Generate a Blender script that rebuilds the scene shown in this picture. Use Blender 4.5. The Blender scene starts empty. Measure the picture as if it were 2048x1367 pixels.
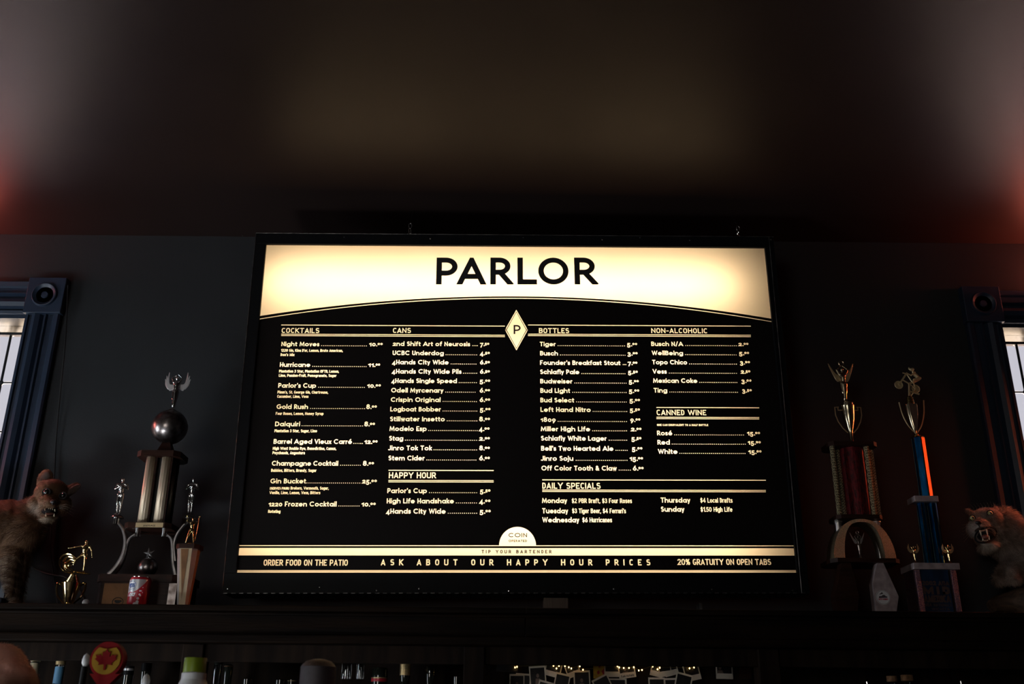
import bpy, bmesh, math, random
import numpy as np
from math import radians, sin, cos, pi
from mathutils import Vector, Matrix, Euler
from mathutils.geometry import delaunay_2d_cdt

random.seed(7)
SC = bpy.context.scene
COL = SC.collection

# ------------------------------------------------------------------ camera
F = 1991.0
CAM = Vector((0.0, -3.7, 1.55))
ROT = Matrix.Rotation(pi/2 + radians(21.7), 3, 'X') @ Matrix.Rotation(0.0093, 3, 'Z')
cd = bpy.data.cameras.new('camera')
cd.sensor_width = 36.0
cd.lens = 36.0*F/2048.0
cd.clip_start = 0.05
cd.dof.use_dof = True
cd.dof.focus_distance = 3.42
cd.dof.aperture_fstop = 5.6
co = bpy.data.objects.new('camera', cd)
co.matrix_world = Matrix.Translation(CAM) @ ROT.to_4x4()
COL.objects.link(co)
SC.camera = co

# ------------------------------------------------------------------ world, view, lights
w = bpy.data.worlds.new('overcast_sky'); SC.world = w; w.use_nodes = True
w.node_tree.nodes['Background'].inputs[0].default_value = (0.66, 0.65, 0.70, 1)
w.node_tree.nodes['Background'].inputs[1].default_value = 1.0
SC.view_settings.view_transform = 'Standard'
SC.view_settings.look = 'None'
SC.view_settings.exposure = 0.0
SC.view_settings.gamma = 1.0
SC.view_settings.use_curve_mapping = False
SC.cycles.max_bounces = 8
SC.cycles.sample_clamp_indirect = 8.0
SC.cycles.caustics_reflective = False
SC.cycles.caustics_refractive = False

SIGN_K = 1.0      # strength of the tubes inside the menu board
def area(name, loc, target, sx, sy, power, col):
    d = bpy.data.lights.new(name, 'AREA'); d.shape = 'RECTANGLE'; d.size = sx; d.size_y = sy
    d.energy = power; d.color = col
    o = bpy.data.objects.new(name, d); o.location = loc
    o.rotation_euler = (Vector(target)-Vector(loc)).to_track_quat('-Z', 'Y').to_euler()
    COL.objects.link(o); return o
def point(name, loc, power, col, r):
    d = bpy.data.lights.new(name, 'POINT'); d.energy = power; d.color = col; d.shadow_soft_size = r
    o = bpy.data.objects.new(name, d); o.location = loc; COL.objects.link(o); return o

# daylight from the street side (low left), a sunlit patch of floor, sun added to reflect off unseen pavement and brighten the ceiling,
# and red and orange neon mounted on the wall beyond both ends of the shelf
area('street_window_light', (-4.3, -1.5, 1.6), (-1.0, -0.3, 1.9), 0.9, 1.3, 36, (0.84, 0.92, 1.0))
area('front_window_light', (-2.6, -7.9, 1.9), (-0.6, -0.3, 2.2), 1.6, 1.2, 38, (1.0, 0.93, 0.86))
area('sunlit_floor_patch', (-2.75, -2.7, 0.06), (-1.5, 0.0, 2.7), 0.9, 0.6, 60, (0.86, 0.93, 1.0))
area('red_neon', (-2.30, -0.08, 3.27), (-2.05, -0.45, 3.8), 0.9, 0.05, 7.0, (1.0, 0.17, 0.13))
area('red_neon', (-2.75, -0.30, 2.70), (-1.3, -0.28, 2.32), 0.07, 0.35, 0.22, (1.0, 0.22, 0.18)).data.spread = radians(38)
area('orange_neon', (2.30, -0.08, 3.27), (2.05, -0.45, 3.8), 0.9, 0.05, 10.5, (1.0, 0.19, 0.12))
area('orange_neon', (2.75, -0.30, 2.72), (1.3, -0.27, 2.45), 0.06, 0.6, 0.60, (1.0, 0.17, 0.05)).data.spread = radians(38)
area('window_daylight', (-2.62, 0.55, 2.6), (-1.9, 0.0, 2.6), 0.35, 1.0, 14, (0.50, 0.72, 1.0))
area('window_daylight', (2.62, 0.55, 2.6), (1.9, 0.0, 2.6), 0.35, 1.0, 10, (0.78, 0.80, 1.0))
def spot(name, loc, target, power, col, ang):
    d = bpy.data.lights.new(name, 'SPOT'); d.energy = power; d.color = col; d.spot_size = radians(ang); d.spot_blend = .6; d.shadow_soft_size = .05
    o = bpy.data.objects.new(name, d); o.location = loc; o.rotation_euler = (Vector(target)-Vector(loc)).to_track_quat('-Z', 'Y').to_euler(); COL.objects.link(o)
spot('orange_spot', (2.10, -0.13, 3.0), (1.84, -0.23, 2.42), 26.0, (1.0, 0.22, 0.12), 30)
spot('red_spot', (-2.05, -0.13, 3.0), (-1.80, -0.24, 2.42), 16.0, (1.0, 0.30, 0.28), 42)
sd = bpy.data.lights.new('bounce_sun', 'SUN'); sd.energy = 82.0; sd.angle = 0.02; sd.color = (1.0, 0.78, 0.62)
so = bpy.data.objects.new('bounce_sun', sd); so.rotation_euler = (radians(35), 0, 0); COL.objects.link(so)

# ------------------------------------------------------------------ materials
def M(name, col, rough=0.5, metal=0.0, var=0.0, scale=20.0, bump=0.0, stretch=(1, 1, 1), spec=0.5, coat=0.0, col2=None, bscale=None, detail=4):
    m = bpy.data.materials.new(name); m.use_nodes = True
    nt = m.node_tree; b = nt.nodes['Principled BSDF']
    b.inputs['Base Color'].default_value = (*col, 1)
    b.inputs['Roughness'].default_value = rough
    b.inputs['Metallic'].default_value = metal
    b.inputs['Specular IOR Level'].default_value = spec
    if coat: b.inputs['Coat Weight'].default_value = coat
    tc = nt.nodes.new('ShaderNodeTexCoord'); mp = nt.nodes.new('ShaderNodeMapping')
    mp.inputs['Scale'].default_value = stretch
    nt.links.new(tc.outputs['Object'], mp.inputs[0])
    nz = nt.nodes.new('ShaderNodeTexNoise'); nz.inputs['Scale'].default_value = scale; nz.inputs['Detail'].default_value = detail
    nt.links.new(mp.outputs[0], nz.inputs['Vector'])
    c2 = col2 if col2 else tuple(c*(1-var) for c in col)
    cr = nt.nodes.new('ShaderNodeValToRGB')
    cr.color_ramp.elements[0].position = 0.35; cr.color_ramp.elements[1].position = 0.65
    cr.color_ramp.elements[0].color = (*c2, 1); cr.color_ramp.elements[1].color = (*col, 1)
    nt.links.new(nz.outputs[0], cr.inputs[0]); nt.links.new(cr.outputs[0], b.inputs['Base Color'])
    if bump:
        bp = nt.nodes.new('ShaderNodeBump'); bp.inputs['Strength'].default_value = bump; bp.inputs['Distance'].default_value = 0.004
        if bscale:
            n2 = nt.nodes.new('ShaderNodeTexNoise'); n2.inputs['Scale'].default_value = bscale
            nt.links.new(mp.outputs[0], n2.inputs['Vector']); nt.links.new(n2.outputs[0], bp.inputs['Height'])
        else: nt.links.new(nz.outputs[0], bp.inputs['Height'])
        nt.links.new(bp.outputs[0], b.inputs['Normal'])
    return m
def fur_mat(name):
    m = bpy.data.materials.new(name); m.use_nodes = True
    nt = m.node_tree; b = nt.nodes['Principled BSDF']
    b.inputs['Roughness'].default_value = 0.75; b.inputs['Specular IOR Level'].default_value = 0.25
    a = nt.nodes.new('ShaderNodeAttribute'); a.attribute_name = 'Col'
    nt.links.new(a.outputs['Color'], b.inputs['Base Color'])
    return m
def glass_mat(name, tint=(1, 1, 1), gloss=0.08, rough=0.02):
    m = bpy.data.materials.new(name); m.use_nodes = True
    nt = m.node_tree; nt.nodes.remove(nt.nodes['Principled BSDF'])
    out = nt.nodes['Material Output']
    t = nt.nodes.new('ShaderNodeBsdfTransparent'); t.inputs[0].default_value = (*tint, 1)
    g = nt.nodes.new('ShaderNodeBsdfGlossy'); g.inputs['Roughness'].default_value = rough
    fr = nt.nodes.new('ShaderNodeLayerWeight'); fr.inputs[0].default_value = 0.35
    ma = nt.nodes.new('ShaderNodeMath'); ma.operation = 'MULTIPLY_ADD'; ma.inputs[1].default_value = 0.7; ma.inputs[2].default_value = gloss
    nt.links.new(fr.outputs['Fresnel'], ma.inputs[0])
    mx = nt.nodes.new('ShaderNodeMixShader')
    nt.links.new(ma.outputs[0], mx.inputs[0]); nt.links.new(t.outputs[0], mx.inputs[1]); nt.links.new(g.outputs[0], mx.inputs[2])
    nt.links.new(mx.outputs[0], out.inputs[0])
    return m
def emit(name, col, s):
    m = bpy.data.materials.new(name); m.use_nodes = True
    b = m.node_tree.nodes['Principled BSDF']
    b.inputs['Base Color'].default_value = (*col, 1)
    b.inputs['Emission Color'].default_value = (*col, 1); b.inputs['Emission Strength'].default_value = s
    return m
def translucent(name, col):
    m = bpy.data.materials.new(name); m.use_nodes = True
    nt = m.node_tree; nt.nodes.remove(nt.nodes['Principled BSDF'])
    t = nt.nodes.new('ShaderNodeBsdfTranslucent'); t.inputs[0].default_value = (*col, 1)
    nz = nt.nodes.new('ShaderNodeTexNoise'); nz.inputs['Scale'].default_value = 3.0
    tc = nt.nodes.new('ShaderNodeTexCoord'); nt.links.new(tc.outputs['Object'], nz.inputs['Vector'])
    mc = nt.nodes.new('ShaderNodeMix'); mc.data_type = 'RGBA'
    mc.inputs[6].default_value = (*col, 1); mc.inputs[7].default_value = (col[0]*.93, col[1]*.9, col[2]*.86, 1)
    nt.links.new(nz.outputs[0], mc.inputs[0]); nt.links.new(mc.outputs[2], t.inputs[0])
    nt.links.new(t.outputs[0], nt.nodes['Material Output'].inputs[0])
    return m

MT = dict(
    wall=M('wall_paint', (0.026, 0.0275, 0.030), 0.62, var=0.15, scale=3, bump=0.10, bscale=110, spec=0.25),
    ceil=M('ceiling_paint', (0.024, 0.0155, 0.0135), 0.45, var=0.25, scale=1.2, bump=0.12, bscale=5, spec=0.13),
    dark=M('room_dark', (0.03, 0.027, 0.025), 0.7, var=0.2),
    casing=M('casing_paint', (0.020, 0.033, 0.060), 0.42, var=0.15, scale=8, spec=0.5),
    came=M('lead_came', (0.02, 0.021, 0.025), 0.5, 0.3),
    wood=M('dark_stained_wood', (0.014, 0.008, 0.005), 0.55, col2=(0.005, 0.0035, 0.003), scale=5, stretch=(0.5, 4, 7), bump=0.3, bscale=24, spec=0.04, detail=6),
    woodv=M('dark_stained_post', (0.020, 0.012, 0.008), 0.6, col2=(0.008, 0.005, 0.004), scale=5, stretch=(7, 7, 0.6), bump=0.3, spec=0.06),
    black=M('black_enamel', (0.006, 0.006, 0.007), 0.45, var=0.2, scale=12, bump=0.1, bscale=60, spec=0.10),
    edge=M('worn_metal_edge', (0.22, 0.21, 0.2), 0.4, 0.8, col2=(0.05, 0.05, 0.05), scale=30, stretch=(1, 1, 1)),
    white_in=M('box_lining', (0.6, 0.6, 0.58), 0.8),
    chrome=M('chrome', (0.78, 0.77, 0.76), 0.14, 1.0, var=0.1, scale=60),
    dull=M('dull_silver', (0.42, 0.38, 0.37), 0.30, 1.0, col2=(0.16, 0.13, 0.12), scale=45, bump=0.1),
    satin=M('satin_pewter', (0.66, 0.62, 0.60), 0.34, 0.9, var=0.25, scale=40),
    oreflect=M('painted_orange_reflection', (0.34, 0.11, 0.03), 0.3, 0.9, col2=(0.2, 0.04, 0.012), scale=10, stretch=(8, 8, .5)),
    earin=M('inner_ear', (0.085, 0.055, 0.042), 0.8, var=0.3, scale=90),
    gold=M('gold_plate', (0.80, 0.60, 0.30), 0.15, 1.0, var=0.15, scale=60),
    panelgold=M('panel_gold', (0.46, 0.35, 0.22), 0.5, 0.4, var=0.25, scale=18),
    panelsilver=M('panel_silver', (0.36, 0.31, 0.28), 0.45, 0.5, var=0.25, scale=18),
    goldw=M('gold_casting', (0.80, 0.62, 0.34), 0.32, 0.6, var=0.1),
    silverw=M('silver_casting', (0.74, 0.72, 0.72), 0.3, 0.6, var=0.1),
    lip=M('black_lip', (0.010, 0.008, 0.008), 0.8, spec=0.15),
    palegold=M('pale_gold', (0.80, 0.66, 0.44), 0.20, 1.0, var=0.2, scale=50),
    tubegold=M('brushed_gold_tube', (0.82, 0.68, 0.50), 0.42, 0.45, col2=(0.66, 0.52, 0.36), scale=20, stretch=(30, 30, 1), bump=0.2),
    walnut=M('trophy_walnut', (0.042, 0.016, 0.011), 0.35, col2=(0.022, 0.009, 0.006), scale=14, stretch=(1, 2, 6), spec=0.15),
    bronze=M('bronze_plate', (0.17, 0.085, 0.04), 0.4, 0.8, col2=(0.10, 0.05, 0.025), scale=20),
    brass=M('brass_plate', (0.62, 0.48, 0.28), 0.4, 0.7, var=0.2),
    ink=M('black_ink', (0.01, 0.01, 0.01), 0.6),
    marble=M('grey_marble', (0.48, 0.38, 0.385), 0.45, col2=(0.30, 0.23, 0.23), scale=35, spec=0.5),
    redfoil=M('red_glitter_tube', (0.20, 0.005, 0.010), 0.55, 0.4, col2=(0.03, 0.001, 0.002), scale=150, stretch=(1, 1, .35), bump=0.6),
    bluefoil=M('blue_foil', (0.01, 0.24, 0.62), 0.22, 0.9, col2=(0.0, 0.05, 0.2), scale=22, stretch=(2.4, 2.4, .6), bump=0.35),
    glitter=M('gold_glitter', (0.62, 0.50, 0.32), 0.35, 0.9, col2=(0.28, 0.22, 0.14), scale=420, bump=0.9),
    holo=M('holographic_foil', (0.55, 0.30, 0.25), 0.3, 0.9, col2=(0.16, 0.10, 0.22), scale=260, bump=0.9),
    diam=M('diamond_gold', (0.90, 0.78, 0.52), 0.30, 0.55, var=0.3, scale=200),
    red=M('red_print', (0.42, 0.015, 0.03), 0.35), blue=M('blue_print', (0.02, 0.09, 0.32), 0.4),
    white=M('white_print', (0.72, 0.72, 0.72), 0.45), silver=M('can_silver', (0.55, 0.55, 0.56), 0.3, 0.5),
    paper=M('polaroid_paper', (0.80, 0.70, 0.58), 0.6, var=0.1), photo=M('photo_print', (0.018, 0.015, 0.014), 0.35, col2=(0.006, 0.005, 0.005), scale=40),
    skin=M('photo_face', (0.20, 0.13, 0.10), 0.6), yellow=M('yellow_picture', (0.75, 0.42, 0.03), 0.5, var=0.4, scale=60),
    eyeb=M('glass_eye', (0.006, 0.005, 0.005), 0.06, spec=0.8, coat=1.0), eyeg=M('green_eye', (0.40, 0.38, 0.14), 0.15, coat=0.6),
    tooth=M('teeth', (0.70, 0.60, 0.42), 0.35), mouth=M('mouth_skin', (0.012, 0.008, 0.008), 0.35), tongue=M('tongue', (0.16, 0.05, 0.035), 0.5),
    skinfur=fur_mat('hide'), fur=fur_mat('fur'),
    log=M('driftwood', (0.13, 0.075, 0.045), 0.7, col2=(0.05, 0.028, 0.018), scale=12, stretch=(1, 5, 5), bump=0.8),
    cork=M('cork', (0.36, 0.19, 0.09), 0.8, var=0.4, scale=120), darkglass=M('dark_bottle_glass', (0.012, 0.014, 0.010), 0.06, spec=0.8),
    clear=glass_mat('clear_glass', (0.82, 0.84, 0.84), 0.10), pane=glass_mat('window_glass', (0.98, 0.98, 1.0), 0.02, 0.2),
    foil=M('gold_foil', (0.68, 0.50, 0.25), 0.4, 0.7, var=0.3, scale=200), label=M('cream_label', (0.42, 0.34, 0.2), 0.6, var=0.2),
    lblue=M('blue_label', (0.08, 0.22, 0.36), 0.5), green=M('green_cap', (0.22, 0.30, 0.015), 0.4), grey=M('grey_card', (0.07, 0.055, 0.06), 0.6, var=0.4, scale=30),
    tapyellow=M('tap_yellow', (0.34, 0.19, 0.02), 0.7, spec=.1), tapred=M('tap_red', (0.20, 0.006, 0.008), 0.6, spec=.1), brownw=M('brown_block', (0.13, 0.085, 0.06), 0.6, col2=(0.08, 0.05, 0.035), scale=10, stretch=(30, 30, 1)),
    cable=M('black_cable', (0.008, 0.008, 0.009), 0.4), bulb=emit('warm_bulb', (1.0, 0.62, 0.22), 6.0), wire=M('copper_wire', (0.5, 0.38, 0.12), 0.3, 0.9),
    sheet=translucent('backlit_acrylic', (0.97, 0.93, 0.84)),
    pave=M('pavement', (0.42, 0.39, 0.35), 0.9, var=0.2, scale=2),
    vinyl=M('black_vinyl', (0.006, 0.0035, 0.003), 0.6, var=0.1, spec=0.15),
    dpanel=M('blue_print_panel', (0.012, 0.04, 0.10), 0.4, col2=(0.008, 0.015, 0.04), scale=8, stretch=(3, 1, 1)), dprint=M('brown_print', (0.10, 0.055, 0.045), 0.5),
)

# small diamond print of the trophy rods
nt = MT['diam'].node_tree; mpd = nt.nodes.new('ShaderNodeMapping'); mpd.inputs['Rotation'].default_value = (0, radians(45), radians(45)); ck = nt.nodes.new('ShaderNodeTexChecker'); ck.inputs['Scale'].default_value = 300
ck.inputs[1].default_value = (.95, .82, .52, 1); ck.inputs[2].default_value = (.05, .035, .02, 1)
tcd = nt.nodes.new('ShaderNodeTexCoord'); nt.links.new(tcd.outputs['Object'], mpd.inputs[0]); nt.links.new(mpd.outputs[0], ck.inputs[0]); nt.links.new(ck.outputs[0], nt.nodes['Principled BSDF'].inputs['Base Color'])

# ------------------------------------------------------------------ helpers
def P(px, py, Y):
    """world point seen at photo pixel (px, py) at the depth plane y = Y"""
    d = ROT @ Vector(((px-1024)/F, (683.5-py)/F, -1)); t = (Y-CAM.y)/d.y
    return CAM + d*t
def K(p):
    """metres per photo pixel at a world point"""
    return ((ROT.transposed() @ (Vector(p)-CAM)).z)*-1/F
def tag(o, label=None, cat=None, group=None, kind=None):
    if label: o['label'] = label
    if cat: o['category'] = cat
    if group: o['group'] = group
    if kind: o['kind'] = kind
    return o
ORG = {}
def thing(name, loc, label, cat, group=None, rot=None):
    o = bpy.data.objects.new(name, None); COL.objects.link(o); o.location = loc; o.empty_display_size = 0.05
    if rot is not None: o.rotation_euler = rot
    ORG[o.name] = Vector((0, 0, 0)) if rot is not None else Vector(loc)
    return tag(o, label, cat, group)
class B:
    """collects world-space geometry for ONE mesh object"""
    def __init__(s): s.v = []; s.f = []; s.m = []; s.cur = 0
    def add(s, vs, fs):
        n = len(s.v); s.v += [tuple(v) for v in vs]; s.f += [tuple(i+n for i in f) for f in fs]; s.m += [s.cur]*len(fs); return s
    def box(s, lo, hi, bev=0.0):
        x0, y0, z0 = lo; x1, y1, z1 = hi
        if bev:
            bm = bmesh.new(); bmesh.ops.create_cube(bm, size=1)
            for v in bm.verts: v.co = Vector((x0+(x1-x0)*(v.co.x+.5), y0+(y1-y0)*(v.co.y+.5), z0+(z1-z0)*(v.co.z+.5)))
            bmesh.ops.bevel(bm, geom=bm.edges[:], offset=bev, segments=2, affect='EDGES', profile=0.5)
            s.bm(bm); return s
        return s.add([(x0,y0,z0),(x1,y0,z0),(x1,y1,z0),(x0,y1,z0),(x0,y0,z1),(x1,y0,z1),(x1,y1,z1),(x0,y1,z1)],
              [(0,3,2,1),(4,5,6,7),(0,1,5,4),(1,2,6,5),(2,3,7,6),(3,0,4,7)])
    def bm(s, bm):
        bm.verts.index_update(); s.add([v.co.copy() for v in bm.verts], [[v.index for v in f.verts] for f in bm.faces]); bm.free(); return s
    def lathe(s, prof, c, n=24, axis=None, phase=0.0, sy=1.0):
        """prof: (radius, height) pairs around a vertical axis through c"""
        c = Vector(c); q = Vector((0, 0, 1)).rotation_difference(Vector(axis)) if axis is not None else None
        vs = []; fs = []
        for r, h in prof:
            for i in range(n):
                a = 2*pi*i/n + phase; p = Vector((r*cos(a), r*sin(a)*sy, h))
                if q: p = q @ p
                vs.append(c+p)
        m = len(prof)
        for j in range(m-1):
            for i in range(n):
                k = (i+1) % n; fs.append((j*n+i, j*n+k, (j+1)*n+k, (j+1)*n+i))
        fs.append(tuple(range(n))[::-1]); fs.append(tuple(range((m-1)*n, m*n)))
        return s.add(vs, fs)
    def tube(s, pts, r, n=8, flat=1.0, closed=False):
        pts = [Vector(p) for p in pts]; m = len(pts); rs = r if isinstance(r, (list, tuple)) else [r]*m
        vs = []; up = Vector((0, 1, 0.01)).normalized()
        for i, p in enumerate(pts):
            if closed: t = pts[(i+1) % m]-pts[i-1]
            else: t = pts[min(i+1, m-1)]-pts[max(i-1, 0)]
            t.normalize(); a = t.cross(up)
            if a.length < 1e-3: a = t.cross(Vector((1, 0, 0)))
            a.normalize(); b = a.cross(t)
            for k in range(n):
                g = 2*pi*k/n; vs.append(p + a*cos(g)*rs[i] + b*sin(g)*rs[i]*flat)
        fs = []
        for i in range(m if closed else m-1):
            j = (i+1) % m
            for k in range(n): l = (k+1) % n; fs.append((i*n+k, i*n+l, j*n+l, j*n+k))
        if not closed: fs.append(tuple(range(n))[::-1]); fs.append(tuple(range((m-1)*n, m*n)))
        return s.add(vs, fs)
    def prism(s, poly, y0, y1):
        """poly of (x, z), extruded from y0 to y1"""
        n = len(poly); vs = [(x, y0, z) for x, z in poly]+[(x, y1, z) for x, z in poly]
        fs = [tuple(range(n)), tuple(range(n, 2*n))[::-1]]+[(i, i+n, (i+1) % n+n, (i+1) % n) for i in range(n)]
        return s.add(vs, fs)
    def slab(s, poly, z0, z1):
        """poly of (x, y), extruded from z0 to z1"""
        n = len(poly); vs = [(x, y, z0) for x, y in poly]+[(x, y, z1) for x, y in poly]
        fs = [tuple(range(n))[::-1], tuple(range(n, 2*n))]+[(i, (i+1) % n, (i+1) % n+n, i+n) for i in range(n)]
        return s.add(vs, fs)
    def ell(s, c, r, n=16, m=10, rot=None):
        c = Vector(c); R = (rot if rot is not None else Matrix.Identity(3))
        prof = [(sin(pi*j/m), -cos(pi*j/m)) for j in range(m+1)]
        vs = []; fs = []
        for a, h in prof:
            for i in range(n):
                t = 2*pi*i/n; vs.append(c + R @ Vector((max(a, .001)*cos(t)*r[0], max(a, .001)*sin(t)*r[1], h*r[2])))
        for j in range(m):
            for i in range(n): k = (i+1) % n; fs.append((j*n+i, j*n+k, (j+1)*n+k, (j+1)*n+i))
        return s.add(vs, fs)
    def build(s, name, mats, parent=None, smooth=False, label=None, kind=None, auto=True):
        me = bpy.data.meshes.new(name)
        vs = s.v
        if parent is not None and parent.name in ORG:
            o0 = ORG[parent.name]; vs = [(v[0]-o0.x, v[1]-o0.y, v[2]-o0.z) for v in vs]
        me.from_pydata(vs, [], s.f)
        if not isinstance(mats, (list, tuple)): mats = [mats]
        for m in mats: me.materials.append(MT[m] if isinstance(m, str) else m)
        if len(mats) > 1: me.polygons.foreach_set('material_index', s.m)
        me.validate()
        bm = bmesh.new(); bm.from_mesh(me); bmesh.ops.recalc_face_normals(bm, faces=bm.faces[:]); bm.to_mesh(me); bm.free()
        if smooth:
            me.polygons.foreach_set('use_smooth', [True]*len(me.polygons))
            if auto: me.set_sharp_from_angle(angle=radians(38))
        o = bpy.data.objects.new(name, me); COL.objects.link(o)
        if parent is not None:
            o.parent = parent
            ORG[o.name] = ORG.get(parent.name, Vector((0, 0, 0)))
        return tag(o, label, None, None, kind)
def single(b, name, mats, label, cat, smooth=False, group=None):
    """a thing that is one mesh, its origin at the bottom centre"""
    xs = [v[0] for v in b.v]; ys = [v[1] for v in b.v]; zs = [v[2] for v in b.v]
    c = Vector(((min(xs)+max(xs))/2, (min(ys)+max(ys))/2, min(zs)))
    b.v = [(v[0]-c.x, v[1]-c.y, v[2]-c.z) for v in b.v]
    o = b.build(name, mats, None, smooth); o.location = c; ORG[o.name] = c
    return tag(o, label, cat, group)
def octa(cx, cy, hx, hy, c):
    return [(cx-hx+c, cy-hy), (cx+hx-c, cy-hy), (cx+hx, cy-hy+c), (cx+hx, cy+hy-c), (cx+hx-c, cy+hy), (cx-hx+c, cy+hy), (cx-hx, cy+hy-c), (cx-hx, cy-hy+c)]
def bez(p0, p1, p2, p3, n=12):
    p0, p1, p2, p3 = map(Vector, (p0, p1, p2, p3)); o = []
    for i in range(n+1):
        t = i/n; u = 1-t; o.append(p0*u**3+p1*3*u*u*t+p2*3*u*t*t+p3*t**3)
    return o
def catmull(pts, n=6):
    pts = [Vector(p) for p in pts]; q = [pts[0]*2-pts[1]]+pts+[pts[-1]*2-pts[-2]]; o = []
    for i in range(1, len(q)-2):
        for k in range(n):
            t = k/n; a, b, c, d = q[i-1:i+3]
            o.append(0.5*((2*b)+(c-a)*t+(2*a-5*b+4*c-d)*t*t+(3*b-a-3*c+d)*t**3))
    return o+[pts[-1]]
def capsule(bm, p1, r1, p2, r2, sub=1):
    t = bmesh.new(); bmesh.ops.create_icosphere(t, subdivisions=sub, radius=1.0); pts = [v.co.copy() for v in t.verts]; t.free()
    t = bmesh.new()
    for p, r in ((p1, r1), (p2, r2)):
        for v in pts: t.verts.new(v*r+Vector(p))
    bmesh.ops.convex_hull(t, input=t.verts[:])
    t.verts.index_update(); ix = {}
    for f in t.faces:
        vs = []
        for v in f.verts:
            if v.index not in ix: ix[v.index] = bm.verts.new(v.co)
            vs.append(ix[v.index])
        bm.faces.new(vs)
    t.free()
def blob(prims, voxel, smooth=2, cut=None):
    """fuses tapered limbs and ellipsoids into one continuous surface; returns a mesh in world space"""
    bm = bmesh.new()
    for p in prims:
        if p[0] == 'c': capsule(bm, p[1], p[2], p[3], p[4], 2 if p[2] > voxel*5 else 1)
        else:
            t = bmesh.ops.create_icosphere(bm, subdivisions=3, radius=1.0)['verts']
            R = Euler(p[3]).to_matrix() if len(p) > 3 else Matrix.Identity(3)
            for v in t: v.co = R @ Vector((v.co.x*p[2][0], v.co.y*p[2][1], v.co.z*p[2][2])) + Vector(p[1])
    me = bpy.data.meshes.new('blob'); bm.to_mesh(me); bm.free()
    o = bpy.data.objects.new('blob', me); COL.objects.link(o)
    r = o.modifiers.new('r', 'REMESH'); r.mode = 'VOXEL'; r.voxel_size = voxel
    if smooth:
        s = o.modifiers.new('s', 'SMOOTH'); s.iterations = smooth; s.factor = 0.5
    dg = bpy.context.evaluated_depsgraph_get(); dg.update()
    out = bpy.data.meshes.new_from_object(o.evaluated_get(dg))
    bpy.data.objects.remove(o); bpy.data.meshes.remove(me)
    return out
def link_mesh(me, name, mats, parent, label=None, kind=None):
    me.transform(Matrix.Translation(-ORG[parent.name]))
    me.materials.clear()
    for m in (mats if isinstance(mats, (list, tuple)) else [mats]): me.materials.append(MT[m] if isinstance(m, str) else m)
    me.polygons.foreach_set('use_smooth', [True]*len(me.polygons)); me.name = name
    o = bpy.data.objects.new(name, me); COL.objects.link(o); o.parent = parent; ORG[o.name] = ORG[parent.name]
    return tag(o, label, None, None, kind)
def copy_tree(o, parent=None):
    c = o.copy(); COL.objects.link(c); c.parent = parent
    for ch in list(o.children): copy_tree(ch, c)
    return c

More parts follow.
